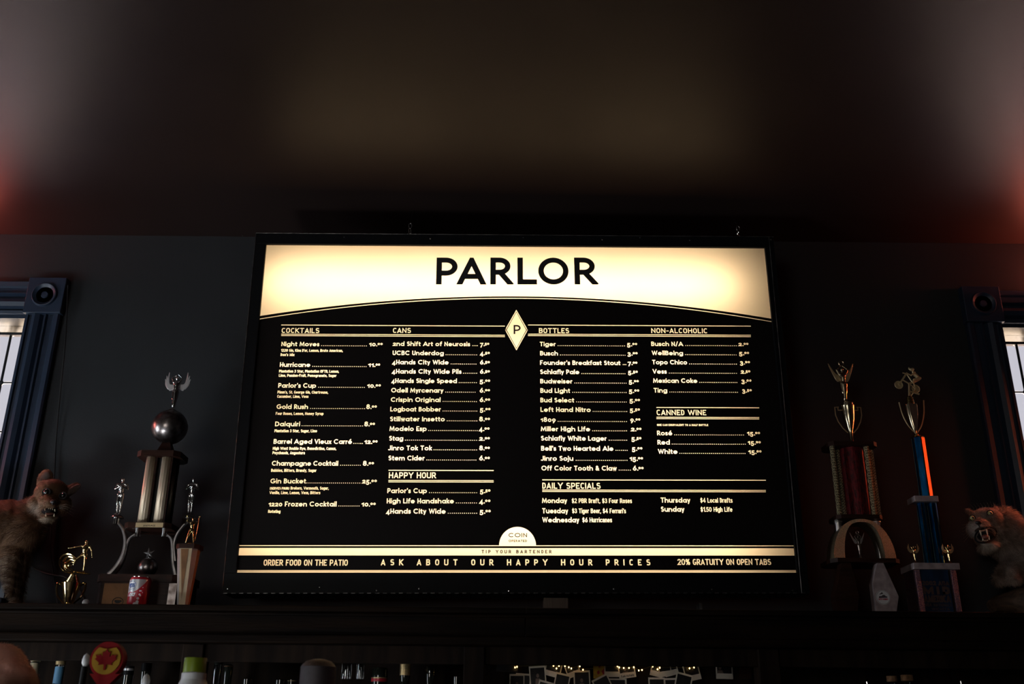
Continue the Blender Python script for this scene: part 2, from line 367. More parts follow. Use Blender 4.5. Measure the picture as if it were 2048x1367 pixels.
# ------------------------------------------------------------------ drawn lettering (skeleton strokes)
def glyphs(x, geo):
    r = x/2; q = r*0.98 if geo else 0.21; a = lambda *k: ('a',)+k; m = 0.44 if geo else 0.5; ab = .25
    cw = .44 if geo else .25; G = {}
    def up(ch, w_, *s): G[ch] = (w_, list(s))
    W = .8 if geo else .54
    up('A', W, [(0,0),(W/2,1),(W,0)], [(W*.5*ab,ab),(W-W*.5*ab,ab)])
    up('B', .48, [(0,0),(0,1),(.24,1),a(.24,.77,.2,.23,90,-90),(0,.54)], [(.2,.54),(.25,.54),a(.25,.27,.23,.27,90,-90),(0,0)])
    up('C', cw*1.75, [a(cw,.5,cw,.5,48,312)])
    up('D', cw*1.5, [(0,0),(0,1),(cw*.5,1),a(cw*.5,.5,cw,.5,90,-90),(0,0)])
    up('E', .42, [(.42,1),(0,1),(0,0),(.42,0)], [(0,m),(.36,m)])
    up('F', .40, [(.40,1),(0,1),(0,0)], [(0,m),(.34,m)])
    up('G', cw*1.95, [a(cw,.5,cw,.5,48,352),(cw*1.15,.43)])
    up('H', .52, [(0,0),(0,1)], [(.52,0),(.52,1)], [(0,m),(.52,m)])
    up('I', 0, [(0,0),(0,1)])
    up('J', .30, [(.3,1),(.3,.2),a(.1,.2,.2,.2,0,-120)])
    up('K', .50, [(0,0),(0,1)], [(.48,1),(.02,.42)], [(.14,.54),(.5,0)])
    up('L', .38, [(0,1),(0,0),(.38,0)])
    Wm = .84 if geo else .62
    up('M', Wm, [(0,0),(Wm*.1,1),(Wm/2,.15),(Wm*.9,1),(Wm,0)] if geo else [(0,0),(0,1),(Wm/2,.1),(Wm,1),(Wm,0)])
    up('N', .54, [(0,0),(0,1),(.54,0),(.54,1)])
    up('O', cw*2, [a(cw,.5,cw,.5,0,360)])
    up('P', .46, [(0,0),(0,1),(.2,1),a(.2,.7,.26,.3,90,-90),(0,.4)])
    up('Q', cw*2, [a(cw,.5,cw,.5,0,360)], [(cw*1.1,.25),(cw*2,-.05)])
    up('R', .48, [(0,0),(0,1),(.2,1),a(.2,.72,.25,.28,90,-90),(0,.44)], [(.22,.44),(.48,0)])
    up('S', .46, [a(.23,.76,.21,.24,35,270),a(.23,.26,.23,.26,90,-148)])
    up('T', .52, [(0,1),(.52,1)], [(.26,1),(.26,0)])
    up('U', .52, [(0,1),(0,.26),a(.26,.26,.26,.26,180,360),(.52,1)])
    up('V', .64, [(0,1),(.32,0),(.64,1)])
    up('W', .96, [(0,1),(.24,0),(.48,.95),(.72,0),(.96,1)])
    up('X', .54, [(0,0),(.54,1)], [(0,1),(.54,0)])
    up('Y', .58, [(0,1),(.29,.45),(.58,1)], [(.29,.45),(.29,0)])
    up('Z', .5, [(0,1),(.5,1),(0,0),(.5,0)])
    if geo: up('a', 2*q, [a(q,r,q,r,0,360)], [(2*q,x),(2*q,0)])
    else: up('a', .38, [a(.19,x-.17,.19,.17,165,0),(.38,0)], [(.38,x*.56),(.19,x*.56),a(.19,x*.28,.19,x*.28,90,270),(.38,.06)])
    up('b', 2*q, [(0,1.04),(0,0)], [a(q,r,q,r,0,360)])
    up('c', 1.7*q, [a(q,r,q,r,50,310)])
    up('d', 2*q, [(2*q,1.04),(2*q,0)], [a(q,r,q,r,0,360)])
    up('e', 2*q, [(.02,r),(2*q,r),a(q,r,q,r,0,305)])
    up('f', .26, [(.1,0),(.1,.82),a(.27,.84,.17,.2,180,85)], [(-.02,x),(.26,x)])
    up('g', 2*q, [a(q,r,q,r,0,360)], [(2*q,x),(2*q,-.12),a(q,-.12,q,.2,0,-140)])
    up('h', 1.75*q, [(0,0),(0,1.04)], [(0,x-.85*q),a(.875*q,x-.85*q,.875*q,.85*q,180,0),(1.75*q,0)])
    up('i', 0, [(0,0),(0,x)], [(0,x+.34),(0,x+.36)])
    up('j', 0, [(0,x),(0,-.2),a(-.12,-.2,.12,.12,0,-90)], [(0,x+.34),(0,x+.36)])
    up('k', .36, [(0,0),(0,1.04)], [(.36,x),(.02,x*.42)], [(.12,x*.52),(.38,0)])
    up('l', 0, [(0,0),(0,1.04)])
    h8 = .8*q
    up('m', 3.2*q, [(0,0),(0,x)], [(0,x-h8),a(h8,x-h8,h8,h8,180,0),(2*h8,0)], [(2*h8,x-h8),a(3*h8,x-h8,h8,h8,180,0),(4*h8,0)])
    up('n', 1.75*q, [(0,0),(0,x)], [(0,x-.85*q),a(.875*q,x-.85*q,.875*q,.85*q,180,0),(1.75*q,0)])
    up('o', 2*q, [a(q,r,q,r,0,360)])
    up('p', 2*q, [(0,x),(0,-.32)], [a(q,r,q,r,0,360)])
    up('q', 2*q, [(2*q,x),(2*q,-.32)], [a(q,r,q,r,0,360)])
    up('r', .22, [(0,0),(0,x)], [(0,x-.16),a(.17,x-.17,.17,.17,180,75)])
    s_ = x/4+.02
    up('s', .30, [a(.15,x-s_+.02,.15,s_,35,270),a(.15,s_-.02,.16,s_,90,-145)])
    up('t', .26, [(.1,x+.26),(.1,.12),a(.22,.12,.12,.12,180,275)], [(-.02,x),(.26,x)])
    up('u', 1.75*q, [(0,x),(0,.85*q),a(.875*q,.85*q,.875*q,.85*q,180,360),(1.75*q,x)], [(1.75*q,x),(1.75*q,0)])
    up('v', .40, [(0,x),(.2,0),(.4,x)])
    up('w', .66, [(0,x),(.165,0),(.33,x*.95),(.495,0),(.66,x)])
    up('x', .38, [(0,0),(.38,x)], [(0,x),(.38,0)])
    up('y', .40, [(0,x),(.2,0)], [(.4,x),(.12,-.3)])
    up('z', .34, [(0,x),(.34,x),(0,0),(.34,0)])
    up('.', 0, [(0,0),(0,.02)]); up(',', .02, [(.03,.02),(-.03,-.16)]); up("'", 0, [(0,1.02),(0,.84)])
    up('-', .24, [(0,.42),(.24,.42)]); up('/', .36, [(0,-.08),(.36,1.08)]); up('(', .14, [a(.2,.45,.2,.6,125,235)]); up(')', .14, [a(-.06,.45,.2,.6,55,-55)])
    up('&', .62, [(.6,0),(.14,.66),a(.26,.8,.15,.2,215,-20),(.08,.36),a(.22,.22,.2,.22,150,290),(.56,.4)])
    up('%', .66, [a(.13,.78,.13,.22,0,360)], [a(.53,.22,.13,.22,0,360)], [(.12,0),(.54,1)])
    up('$', .44, [a(.22,.72,.2,.2,35,270),a(.22,.3,.22,.22,90,-148)], [(.22,-.1),(.22,1.1)])
    G['\u00e9'] = (G['e'][0], G['e'][1]+[[(q*.9,x+.22),(q*1.4,x+.4)]])
    D = {'0': (.5, [[a(.25,.5,.25,.5,0,360)]]), '1': (.24, [[(0,.78),(.24,1),(.24,0)]]),
         '2': (.46, [[a(.23,.74,.22,.26,160,-35),(0,0),(.46,0)]]),
         '3': (.44, [[a(.21,.76,.2,.24,140,-90)], [(.2,.52),a(.21,.26,.23,.26,90,-145)]]),
         '4': (.52, [[(.38,0),(.38,1),(0,.28),(.52,.28)]]),
         '5': (.44, [[(.4,1),(.08,1),(.04,.56),(.18,.6),a(.2,.3,.23,.3,80,-145)]]),
         '6': (.48, [[a(.24,.29,.24,.29,0,360)], [(.03,.4),(.34,1)]]),
         '7': (.46, [[(0,1),(.46,1),(.12,0)]]),
         '8': (.48, [[a(.24,.77,.2,.23,0,360)], [a(.24,.27,.24,.27,0,360)]]),
         '9': (.48, [[a(.24,.71,.24,.29,0,360)], [(.45,.6),(.14,0)]])}
    for k, (wd, st) in D.items():
        if geo:
            if k in '012': sc, dy = x+.04, 0
            elif k in '34579': sc, dy = 1, -(1-x)+.02
            else: sc, dy = 1, 0
            if sc != 1 or dy:
                st2 = []
                for s in st:
                    t = []
                    for p in s:
                        if p[0] == 'a': t.append(('a', p[1]*1.0, p[2]*sc+dy, p[3], p[4]*sc, p[5], p[6]))
                        else: t.append((p[0], p[1]*sc+dy))
                    st2.append(t)
                st = st2
        G[k] = (wd, st)
    return G
GEO = glyphs(.64, True); GRO = glyphs(.70, False)
def ribbon(pts, h, closed, ext=1.0, lim=None):
    """convex quads of width 2h along a polyline, mitred, with square ends"""
    n = len(pts)
    P_ = [Vector(p) for p in pts]
    if closed and (P_[0]-P_[-1]).length < 1e-9: P_ = P_[:-1]; n -= 1
    if not closed:
        d0 = (P_[0]-P_[1]).normalized(); d1 = (P_[-1]-P_[-2]).normalized()
        def reach(p, d):
            if lim and lim[0]+h*1.3 < p.y < lim[1]-h*1.3: return h*.15
            return h*(ext if abs(d.x) > .05 and abs(d.y) > .05 else 1)
        e0, e1 = reach(P_[0], d0), reach(P_[-1], d1)
        P_[0] = P_[0]+d0*e0; P_[-1] = P_[-1]+d1*e1
    L = []
    for i in range(n):
        if closed or 0 < i < n-1:
            a = (P_[i]-P_[i-1]).normalized(); b = (P_[(i+1) % n]-P_[i]).normalized()
            t = a+b
            if t.length < 1e-6: t = b
            t.normalize(); nr = Vector((-t.y, t.x)); c = max(.38, nr.dot(Vector((-a.y, a.x))))
            L.append(nr*(h/c))
        else:
            a = (P_[1]-P_[0]) if i == 0 else (P_[-1]-P_[-2]); a.normalize(); L.append(Vector((-a.y, a.x))*h)
    q = []
    for i in range(n if closed else n-1):
        j = (i+1) % n
        q.append([P_[i]+L[i], P_[i]-L[i], P_[j]-L[j], P_[j]+L[j]])
    return q
def hull(p):
    p = sorted((round(a[0], 9), round(a[1], 9)) for a in p); o = []
    for seq in (p, p[::-1]):
        k = []
        for q in seq:
            while len(k) > 1 and (k[-1][0]-k[-2][0])*(q[1]-k[-2][1])-(k[-1][1]-k[-2][1])*(q[0]-k[-2][0]) <= 1e-12: k.pop()
            k.append(q)
        o += k[:-1]
    return o
def clip(p, ya, yb):
    for lim, sg in ((ya, 1), (yb, -1)):
        o = []
        for i in range(len(p)):
            a, b_ = p[i-1], p[i]; da, db = sg*(a[1]-lim), sg*(b_[1]-lim)
            if (da >= 0) != (db >= 0): t = da/(da-db); o.append((a[0]+(b_[0]-a[0])*t, lim))
            if db >= 0: o.append((b_[0], b_[1]))
        p = o
        if len(p) < 3: return []
    return p
def text_polys(txt, x0, x1, y0, cap, sw, font=GEO, space=.42, seg=30, track=0.0, n=2.0):
    """convex polygons of a line of lettering that spans x0..x1 on the baseline y0"""
    h = sw*cap/2; gap = .13+sw*.9+track; pos = []; X = 0
    for ch in txt:
        if ch == ' ': X += space+track; continue
        wd, st = font.get(ch, font['o']); pos.append((X, st, ch.isupper())); X += wd+gap
    X -= gap
    sx = (x1-x0-2*h)/max(X, 1e-6); out = []; sy = cap-2*h
    for X0, st, isup in pos:
        for s in st:
            pts = []
            for p in s:
                if p[0] == 'a':
                    _, cx, cy, rx, ry, d0, d1 = p; k = max(2, int(abs(d1-d0)/seg+.5))
                    for i in range(k+1):
                        t = radians(d0+(d1-d0)*i/k); c_, s_ = cos(t), sin(t)
                        pts.append((cx+rx*math.copysign(abs(c_)**(2/n), c_), cy+ry*math.copysign(abs(s_)**(2/n), s_)))
                else: pts.append(p)
            pp = []
            for a_, b_ in pts:
                v = Vector((x0+h+(X0+a_)*sx, y0+h+b_*sy))
                if not pp or (v-pp[-1]).length > cap*.004: pp.append(v)
            closed = len(s) == 1 and s[0][0] == 'a' and abs(s[0][6]-s[0][5]) >= 360
            if len(pp) > 1:
                for q_ in ribbon(pp, h, closed, 1.7 if isup and cap > .014 else 1.0, (y0, y0+cap) if isup else None):
                    q_ = hull(q_)
                    if isup and len(q_) > 2: q_ = clip(q_, y0, y0+cap)
                    if len(q_) > 2: out.append([Vector(a_) for a_ in q_])
    return out
def area2(p): return sum(p[i][0]*p[(i+1) % len(p)][1]-p[(i+1) % len(p)][0]*p[i][1] for i in range(len(p)))
def inside(poly, C):
    """even-odd test of the points C (n x 2) against one polygon"""
    r = np.zeros(len(C), bool); x, y = C[:, 0], C[:, 1]; n = len(poly)
    for i in range(n):
        x0, y0 = poly[i][0], poly[i][1]; x1, y1 = poly[(i+1) % n][0], poly[(i+1) % n][1]
        if y0 == y1: continue
        r ^= ((y0 > y) != (y1 > y)) & (x < (x1-x0)*(y-y0)/(y1-y0)+x0)
    return r
def flatten(layers):
    """layers: list of (id, [polys]); later layers lie on top. returns verts, {id: tris} with shared outlines and no overlaps"""
    V = []; E = []; Z = 1000.0
    for k, polys in layers:
        for p in polys:
            if abs(area2(p)) < 1e-12: continue
            n = len(V); V += [Vector((a[0]*Z, a[1]*Z)) for a in p]; E += [(n+i, n+(i+1) % len(p)) for i in range(len(p))]
    v, e, f, ov, oe, of = delaunay_2d_cdt(V, E, [], 0, 1e-4, False)
    A = np.array([(a.x, a.y) for a in v])/Z; T_ = np.array([t for t in f if len(t) == 3]); C = A[T_].mean(1)
    lid = np.full(len(C), -1); o = np.argsort(C[:, 0]); Cs = C[o]
    for i, (k, polys) in enumerate(layers):
        for p in polys:
            q = np.array([(a[0], a[1]) for a in p]); j0, j1 = np.searchsorted(Cs[:, 0], [q[:, 0].min(), q[:, 0].max()])
            c_ = Cs[j0:j1]; m = (c_[:, 1] >= q[:, 1].min()) & (c_[:, 1] <= q[:, 1].max()); ix = np.nonzero(m)[0]
            if len(ix):
                h_ = inside(q, c_[ix]); lid[o[j0+ix[h_]]] = i
    return [Vector(a) for a in A], {k: [tuple(t) for t in T_[lid == i].tolist()] for i, (k, _) in enumerate(layers)}
# ------------------------------------------------------------------ the room
ZC = 3.484; ZS = 1.935; SH_F = -0.46
WIN = {1: (-2.86, -1.955), 2: (1.968, 2.87)}; WZ0, WZ1 = 2.02, 3.118
def struct(b, name, mats): o = b.build(name, mats); o['kind'] = 'structure'; return o
b = B()
xs = [-4.6, WIN[1][0], WIN[1][1], WIN[2][0], WIN[2][1], 4.6]
for i in range(5):
    if i in (1, 3): b.box((xs[i], 0, 0), (xs[i+1], .22, WZ0)); b.box((xs[i], 0, WZ1), (xs[i+1], .22, ZC))
    else: b.box((xs[i], 0, 0), (xs[i+1], .22, ZC))
struct(b, 'wall_back', 'wall')
struct(B().box((-4.6, -8.2, ZC), (4.6, .22, ZC+.1)), 'ceiling', 'ceil')
struct(B().box((-4.6, -8.2, -.1), (4.6, .22, 0)), 'floor', 'dark')
struct(B().box((-4.7, -8.2, 0), (-4.6, .22, ZC)), 'wall_left', 'dark')
struct(B().box((4.6, -8.2, 0), (4.7, .22, ZC)), 'wall_right', 'dark')
struct(B().box((-4.7, -8.3, -.1), (4.7, -8.2, ZC+.1)), 'wall_rear', 'dark')

struct(B().box((-14, .5, -.12), (14, 26, -.02)), 'ground_outside', 'pave')  # unseen; added to throw sunlight up through the windows onto the ceiling
def window(n, side):
    """side +1: the jamb nearest the shelf is on the window's right (window_1), -1: on its left"""
    x0, x1 = WIN[n]
    root = bpy.data.objects.new('window_%d' % n, None); COL.objects.link(root); root.location = ((x0+x1)/2, 0, WZ0)
    ORG[root.name] = Vector(root.location); root['kind'] = 'structure'; root.empty_display_size = .05
    e = x1 if side > 0 else x0        # the opening's edge nearest the menu board
    o = x0 if side > 0 else x1
    cw = .142
    prof = [(0, .0), (0, .018), (.012, .022), (.014, .012), (.022, .010), (.030, .026), (.046, .034), (.062, .026), (.070, .010), (.078, .010),
            (.084, .030), (.088, .030), (.092, .018), (.112, .018), (.118, .026), (.136, .030), (cw, .022), (cw, 0)]
    def jamb(ex, s):
        bb = B(); n_ = len(prof)
        vs = [(ex+s*a, -d, z) for z in (WZ0-.02, WZ1) for a, d in prof]
        bb.add(vs, [(i, i+1, i+1+n_, i+n_) for i in range(n_-1)]+[tuple(range(n_))[::-1], tuple(range(n_, 2*n_))])
        bb.build('side_casing', 'casing', root)
    jamb(e, side); jamb(o, -side)
    # head casing, rosettes
    hb = B(); n_ = len(prof)
    hx0, hx1 = min(e, o), max(e, o)
    vs = [(x, -d, WZ1+a) for x in (hx0, hx1) for a, d in prof]
    hb.add(vs, [(i, i+1, i+1+n_, i+n_) for i in range(n_-1)]+[tuple(range(n_))[::-1], tuple(range(n_, 2*n_))])
    hb.build('head_casing', 'casing', root)
    for ex, s in ((e, side), (o, -side)):
        a, c = sorted((ex-s*.004, ex+s*(cw+.006)))
        blk = B().box((a, -.040, WZ1-.004), (c, 0, WZ1+.152), .003).build('rosette_block', 'casing', root)
        cx, cz = (a+c)/2, WZ1+.074
        B().lathe([(.001, .004), (.013, .003), (.017, -.004), (.020, -.005), (.030, -.003), (.040, .004), (.046, .010), (.049, .009), (.052, 0)][::-1],
                  (cx, -.040, cz), 32, (0, -1, 0)).build('rosette', 'casing', blk, True)
    B().box((hx0-.15, -.07, WZ0-.05), (hx1+.15, 0, WZ0-.02), .004).build('sill', 'casing', root)
    # jamb lining, leaded lights
    B().box((x0, .002, WZ1-.012), (x1, .16, WZ1-.0), ).build('head_lining', 'casing', root)
    yg = .085
    zb = P(27, 669, yg).z; zs = [zb, P(27, 765, yg).z, P(27, 863, yg).z]; d = zs[1]-zs[2]
    while zs[-1]-d > WZ0: zs.append(zs[-1]-d)
    zs.append(WZ0)
    wd = x1-x0; cols = [0, .097, .097+(wd-.194)/2, wd-.097, wd]
    top = B()
    top.box((x0, yg-.002, zs[0]+.006), (x1, yg+.002, WZ1-.012)); tp = top.build('transom_pane', 'transom', root)
    for i in range(4):
        for j in range(len(zs)-1):
            xa, xb, za, zc = x0+cols[i]+.004, x0+cols[i+1]-.004, zs[j+1]+.004, zs[j]-.004
            r = .012; pl = []
            for cx, cz, a0 in ((xb-r, zc-r, 0), (xa+r, zc-r, 90), (xa+r, za+r, 180), (xb-r, za+r, 270)):
                for k in range(3): t = radians(a0+k*45); pl.append((cx+r*cos(t), cz+r*sin(t)))
            B().prism(pl, yg-.0015, yg+.0015).build('pane', 'pane', root)
    cm = B()
    # lead web with rounded openings, one flat lattice with real thickness
    for c_ in cols[1:-1]: cm.tube([(x0+c_, yg, WZ0), (x0+c_, yg, zs[0])], .0055, 6)
    for z in zs[1:-1]: cm.tube([(x0, yg, z), (x1, yg, z)], .0032, 6)
    for c_ in cols[1:-1]:
        for z in zs[1:-1]: cm.ell((x0+c_, yg, z), (.010, .006, .010), 8, 6)
    cm.build('lead_came', 'came', root)
    B().box((x0, yg-.012, zs[0]-.005), (x1, yg+.012, zs[0]+.006)).build('transom_bar', 'came', root)
    return root
m = bpy.data.materials.new('rippled_pane'); m.use_nodes = True; nt = m.node_tree; nt.nodes.remove(nt.nodes['Principled BSDF'])
t1 = nt.nodes.new('ShaderNodeBsdfTransparent'); nz = nt.nodes.new('ShaderNodeTexNoise'); nz.inputs['Scale'].default_value = 14; nz.inputs['Detail'].default_value = 3
tc = nt.nodes.new('ShaderNodeTexCoord'); mp = nt.nodes.new('ShaderNodeMapping'); mp.inputs['Scale'].default_value = (1, 1, .5)
cr = nt.nodes.new('ShaderNodeValToRGB'); cr.color_ramp.elements[0].color = (.25, .235, .2, 1); cr.color_ramp.elements[1].color = (1, 1, .95, 1)
cr.color_ramp.elements[0].position = .33; cr.color_ramp.elements[1].position = .52
nt.links.new(tc.outputs['Object'], mp.inputs[0]); nt.links.new(mp.outputs[0], nz.inputs['Vector']); nt.links.new(nz.outputs[0], cr.inputs[0])
nt.links.new(cr.outputs[0], t1.inputs[0]); nt.links.new(t1.outputs[0], nt.nodes['Material Output'].inputs[0]); MT['transom'] = m
window(1, 1); window(2, -1)

# cables on the wall beside the left window
def cord(pts, label):
    b = B().tube(catmull([P(x, y, Y) for x, y, Y in pts], 6), .0032, 6)
    single(b, 'power_cord', 'cable', label, 'cord', True)
cord([(136, 570, -.045), (133, 640, -.045), (129, 700, -.045), (120, 790, -.02), (112, 880, -.01), (109, 940, -.01), (104, 1020, -.008), (101, 1099, -.008), (106, 1140, -.008), (112, 1180, -.01), (118, 1225, -.02)],
     'black cord hanging down the wall beside the left window casing')
cord([(20, 1080, -.01), (49, 1121, -.008), (80, 1142, -.008), (108, 1150, -.014), (130, 1154, -.008), (160, 1180, -.008), (175, 1215, -.02)],
     'black cord sagging along the wall behind the stuffed animal on the left')

# ------------------------------------------------------------------ back bar
XB0, XB1 = -3.4, 3.4
def zat(y, Y): return P(1024, y, Y).z
bb = thing('back_bar', (0, -.2, 0), 'long dark stained wooden back bar shelf under the menu board', 'shelf')
zf1 = zat(1227, -.44); zf0 = zat(1272, -.44); zl0 = zat(1290, -.45); zr0 = zat(1328, -.40)
for xa, xc in ((XB0, -1.86), (-1.858, .05), (.052, 1.91), (1.912, XB1)):
    B().box((xa, SH_F, zf1), (xc, -.0, ZS), .003).build('top_board', 'wood', bb)
    B().box((xa, -.435, zf0), (xc, -.40, zf1+.001), .002).build('fascia_board', 'wood', bb)
B().box((XB0, -.452, zl0), (XB1, -.38, zf0), .006).build('lower_moulding', 'wood', bb)
B().tube([(XB0, -.437, zf1-.006), (XB1, -.437, zf1-.006)], .006, 8).build('bead', 'wood', bb)
B().box((XB0, -.395, zr0), (XB1, -.37, zl0+.002), .002).build('frieze_board', 'woodv', bb)
for px0, px1 in ((-420, -378), (361, 403), (927, 969), (1518, 1560), (2110, 2152)):
    xa, xc = P(px0, 1330, -.41).x, P(px1, 1330, -.41).x
    B().box((xa, -.41, .05), (xc, -.33, zl0), .003).build('post', 'woodv', bb)
ZL = 1.50
B().box((XB0, -.37, ZL-.03), (XB1, -.0, ZL)).build('lower_board', 'wood', bb)
B().box((XB0, -.025, ZL), (XB1, -.0, zr0+.08)).build('back_panel', 'woodv', bb)
B().box((XB0, -.37, .04), (XB1, -.02, .9)).build('base_cabinet', 'woodv', bb)
B().box((XB0, -.40, .9), (XB1, -.0, .94)).build('counter_board', 'wood', bb)
B().box((XB0, -.025, .94), (XB1, -.0, ZL-.03)).build('mirror_back', 'black', bb)

# ------------------------------------------------------------------ the menu board
SO = Vector((.02829708, -.30, 2.0669374))
SR = Matrix.Rotation(.0181728, 3, 'Z') @ Matrix.Rotation(.02920286, 3, 'X') @ Matrix.Rotation(-.01188835, 3, 'Y')
SW, SHH = 1.8820447, 1.20947549
def S(px, py):
    """(u, v) on the menu board's face seen at photo pixel (px, py)"""
    d = ROT @ Vector(((px-1024)/F, (683.5-py)/F, -1)); nrm = SR @ Vector((0, 1, 0))
    t = (SO-CAM).dot(nrm)/d.dot(nrm); q = SR.transposed() @ (CAM+d*t-SO); return Vector((q.x, q.z))
sign = thing('menu_board', SO, 'large black framed backlit menu board with cream lettering, hung above the shelf', 'sign', rot=SR.to_euler())
def cr1(x, y): return S(440+x/3.41333, 440+y/3.41333)
def cr2(x, y): return S(1000+x/3.41333, 440+y/3.41333)
def cr3(x, y): return S(440+x/3.41333, 820+y/3.41333)
def cr4(x, y): return S(1000+x/3.41333, 820+y/3.41333)
def flat(name, verts, tris, mat, y=0.0, label=None, kind=None):
    used = sorted({i for t in tris for i in t}); ix = {k: n for n, k in enumerate(used)}
    me = bpy.data.meshes.new(name); me.from_pydata([(verts[k][0], y, verts[k][1]) for k in used], [], [tuple(ix[i] for i in t) for t in tris])
    me.materials.append(MT[mat]); o = bpy.data.objects.new(name, me); COL.objects.link(o); o.parent = sign
    return tag(o, label, None, None, kind)
lit = {}; dark = []; darkt = {}; tiles = []
def collect(store, key, v, tris): store.setdefault(key, []).append((v, tris))
def rect(x0, y0, x1, y1): return [Vector((x0, y0)), Vector((x1, y0)), Vector((x1, y1)), Vector((x0, y1))]
def tile(key, polys, x0, y0, x1, y1, over=None):
    v, res = flatten([('bg', [rect(x0, y0, x1, y1)]), ('lit', polys), ('ink', over or [])])
    collect(lit, key, v, res['lit']); dark.append((v, res['bg'])); tiles.append(rect(x0, y0, x1, y1))
    if over: collect(darkt, key, v, res['ink'])
MMX = .00168     # about one photo pixel on the board
def dots(x0, x1, y, r, step):
    n = max(2, int(round((x1-x0)/step))); o = []
    for i in range(n+1):
        cx = x0+r+(x1-x0-2*r)*i/n; o.append([Vector((cx+r*cos(k*pi/3+.5), y+r+r*sin(k*pi/3+.5))) for k in range(6)])
    return o
CAPN = 10.2*MMX; CAPD = 6.2*MMX
def row(key, cr, name, nx0, nx1, by, dx0, dx1, price, px0, px1):
    a = cr(nx0, by); c = cr(nx1, by); y = a.y; cap = CAPN
    d0 = cr(dx0, by); d1 = cr(dx1, by); p0 = cr(px0, by+2); p1 = cr(px1, by+2)
    w_, ct = price.split('.'); yp = p0.y+.05*cap
    yn = (a.y+c.y)/2
    polys = text_polys(name, a.x, c.x, yn, cap, .185)
    polys += dots(d0.x, d1.x, (d0.y+d1.y)/2, .00155, .0070)
    L = p1.x-p0.x; f = .60 if len(w_) > 1 else .50
    polys += text_polys(w_+'.', p0.x, p0.x+L*f, yp, cap*1.02, .20)
    polys += text_polys(ct, p0.x+L*(f+.02), p1.x, yp+cap*.30, cap*.62, .24, space=.3)
    tile(key, polys, a.x-.006, yn-.36*cap, max(p1.x, a.x+.1)+.006, yn+1.30*cap)
def desc(key, cr, txt, x0, x1, by, cap=CAPD, sw=.17, font=GRO, n=2.6, pad=.28, top=1.14):
    a = cr(x0, by); c = cr(x1, by); y = (a.y+c.y)/2
    tile(key, text_polys(txt, a.x, c.x, y, cap, sw, font, n=n, seg=45), a.x-.004, y-pad*cap, c.x+.004, y+top*cap)
R_ = 'cocktails'
for t in [(cr1, 'Night Moves', 418, 677, 860, 690, 1002, '10.00', 1018, 1110), (cr1, 'Hurricane', 408, 615, 1001, 630, 1000, '11.00', 1012, 1092),
          (cr1, "Parlor's Cup", 397, 655, 1143, 670, 988, '10.00', 1005, 1097), (cr1, 'Gold Rush', 385, 600, 1288, 615, 990, '8.00', 998, 1070),
          (cr3, 'Daiquiri', 375, 545, 109, 557, 976, '8.00', 985, 1057), (cr3, 'Barrel Aged Vieux Carr\u00e9', 365, 900, 229, 910, 975, '12.00', 985, 1075),
          (cr3, 'Champagne Cocktail', 353, 806, 378, 820, 960, '8.00', 975, 1050), (cr3, 'Gin Bucket', 343, 586, 499, 590, 957, '25.00', 970, 1070),
          (cr3, '1220 Frozen Cocktail', 331, 795, 656, 808, 952, '10.00', 966, 1062)]: row(R_, *t)
for t in [(cr1, "1220 Gin, Kina D'or, Lemon, Brute American,", 416, 838, 898), (cr1, "Don's Mix", 413, 508, 927), (cr1, 'Plantation 3 Star, Plantation OFTD, Lemon,', 403, 812, 1040),
          (cr1, 'Lime, Passion-Fruit, Pomegranate, Sugar', 401, 795, 1069), (cr1, "Pimm's, St. George Gin, Chartreuse,", 392, 738, 1183), (cr1, 'Cucumber, Lime, Vess', 390, 603, 1212),
          (cr1, 'Four Roses, Lemon, Honey Syrup', 380, 706, 1329), (cr3, 'Plantation 3 Star, Sugar, Lime', 371, 662, 150), (cr3, 'High West Double Rye, Benedictine, Camus,', 360, 793, 270),
          (cr3, 'Peychauds, Angostura', 358, 579, 300), (cr3, 'Bubbles, Bitters, Brandy, Sugar', 348, 658, 420), (cr3, 'Vanilla, Lime, Lemon, Vess, Bitters', 337, 684, 572),
          (cr3, 'Rotating', 328, 412, 700)]: desc('descriptions', *t)
desc('descriptions', cr3, '(SERVES FOUR)', 340, 472, 541, 5.2*MMX, .24); desc('descriptions', cr3, 'Brokers, Vermouth, Sugar,', 481, 742, 541)
R_ = 'cans'
for t in [(cr1, '2nd Shift Art of Neurosis', 1180, 1707, 859, 1722, 1760, '7.50', 1775, 1838), (cr1, 'UCBC Underdog', 1178, 1527, 921, 1540, 1755, '4.50', 1775, 1842),
          (cr1, '4Hands City Wide', 1175, 1560, 984, 1575, 1750, '6.50', 1775, 1842), (cr1, '4Hands City Wide Pils', 1173, 1648, 1047, 1660, 1755, '6.50', 1775, 1842),
          (cr1, '4Hands Single Speed', 1170, 1617, 1111, 1630, 1753, '5.00', 1773, 1844), (cr1, 'Odell Myrcenary', 1168, 1524, 1176, 1538, 1744, '6.00', 1773, 1843),
          (cr1, 'Crispin Original', 1166, 1505, 1240, 1520, 1753, '6.00', 1773, 1844), (cr1, 'Logboat Bobber', 1162, 1507, 1305, 1520, 1756, '5.00', 1774, 1846),
          (cr3, 'Stillwater Insetto', 1160, 1534, 75, 1548, 1756, '8.00', 1770, 1843), (cr3, 'Modelo Esp', 1157, 1410, 141, 1422, 1758, '4.00', 1768, 1840),
          (cr3, 'Stag', 1154, 1250, 207, 1262, 1755, '2.00', 1770, 1842), (cr3, 'Jinro Tok Tok', 1150, 1446, 273, 1458, 1755, '8.00', 1770, 1842),
          (cr3, 'Stem Cider', 1149, 1396, 342, 1409, 1750, '6.00', 1770, 1842)]: row(R_, *t)
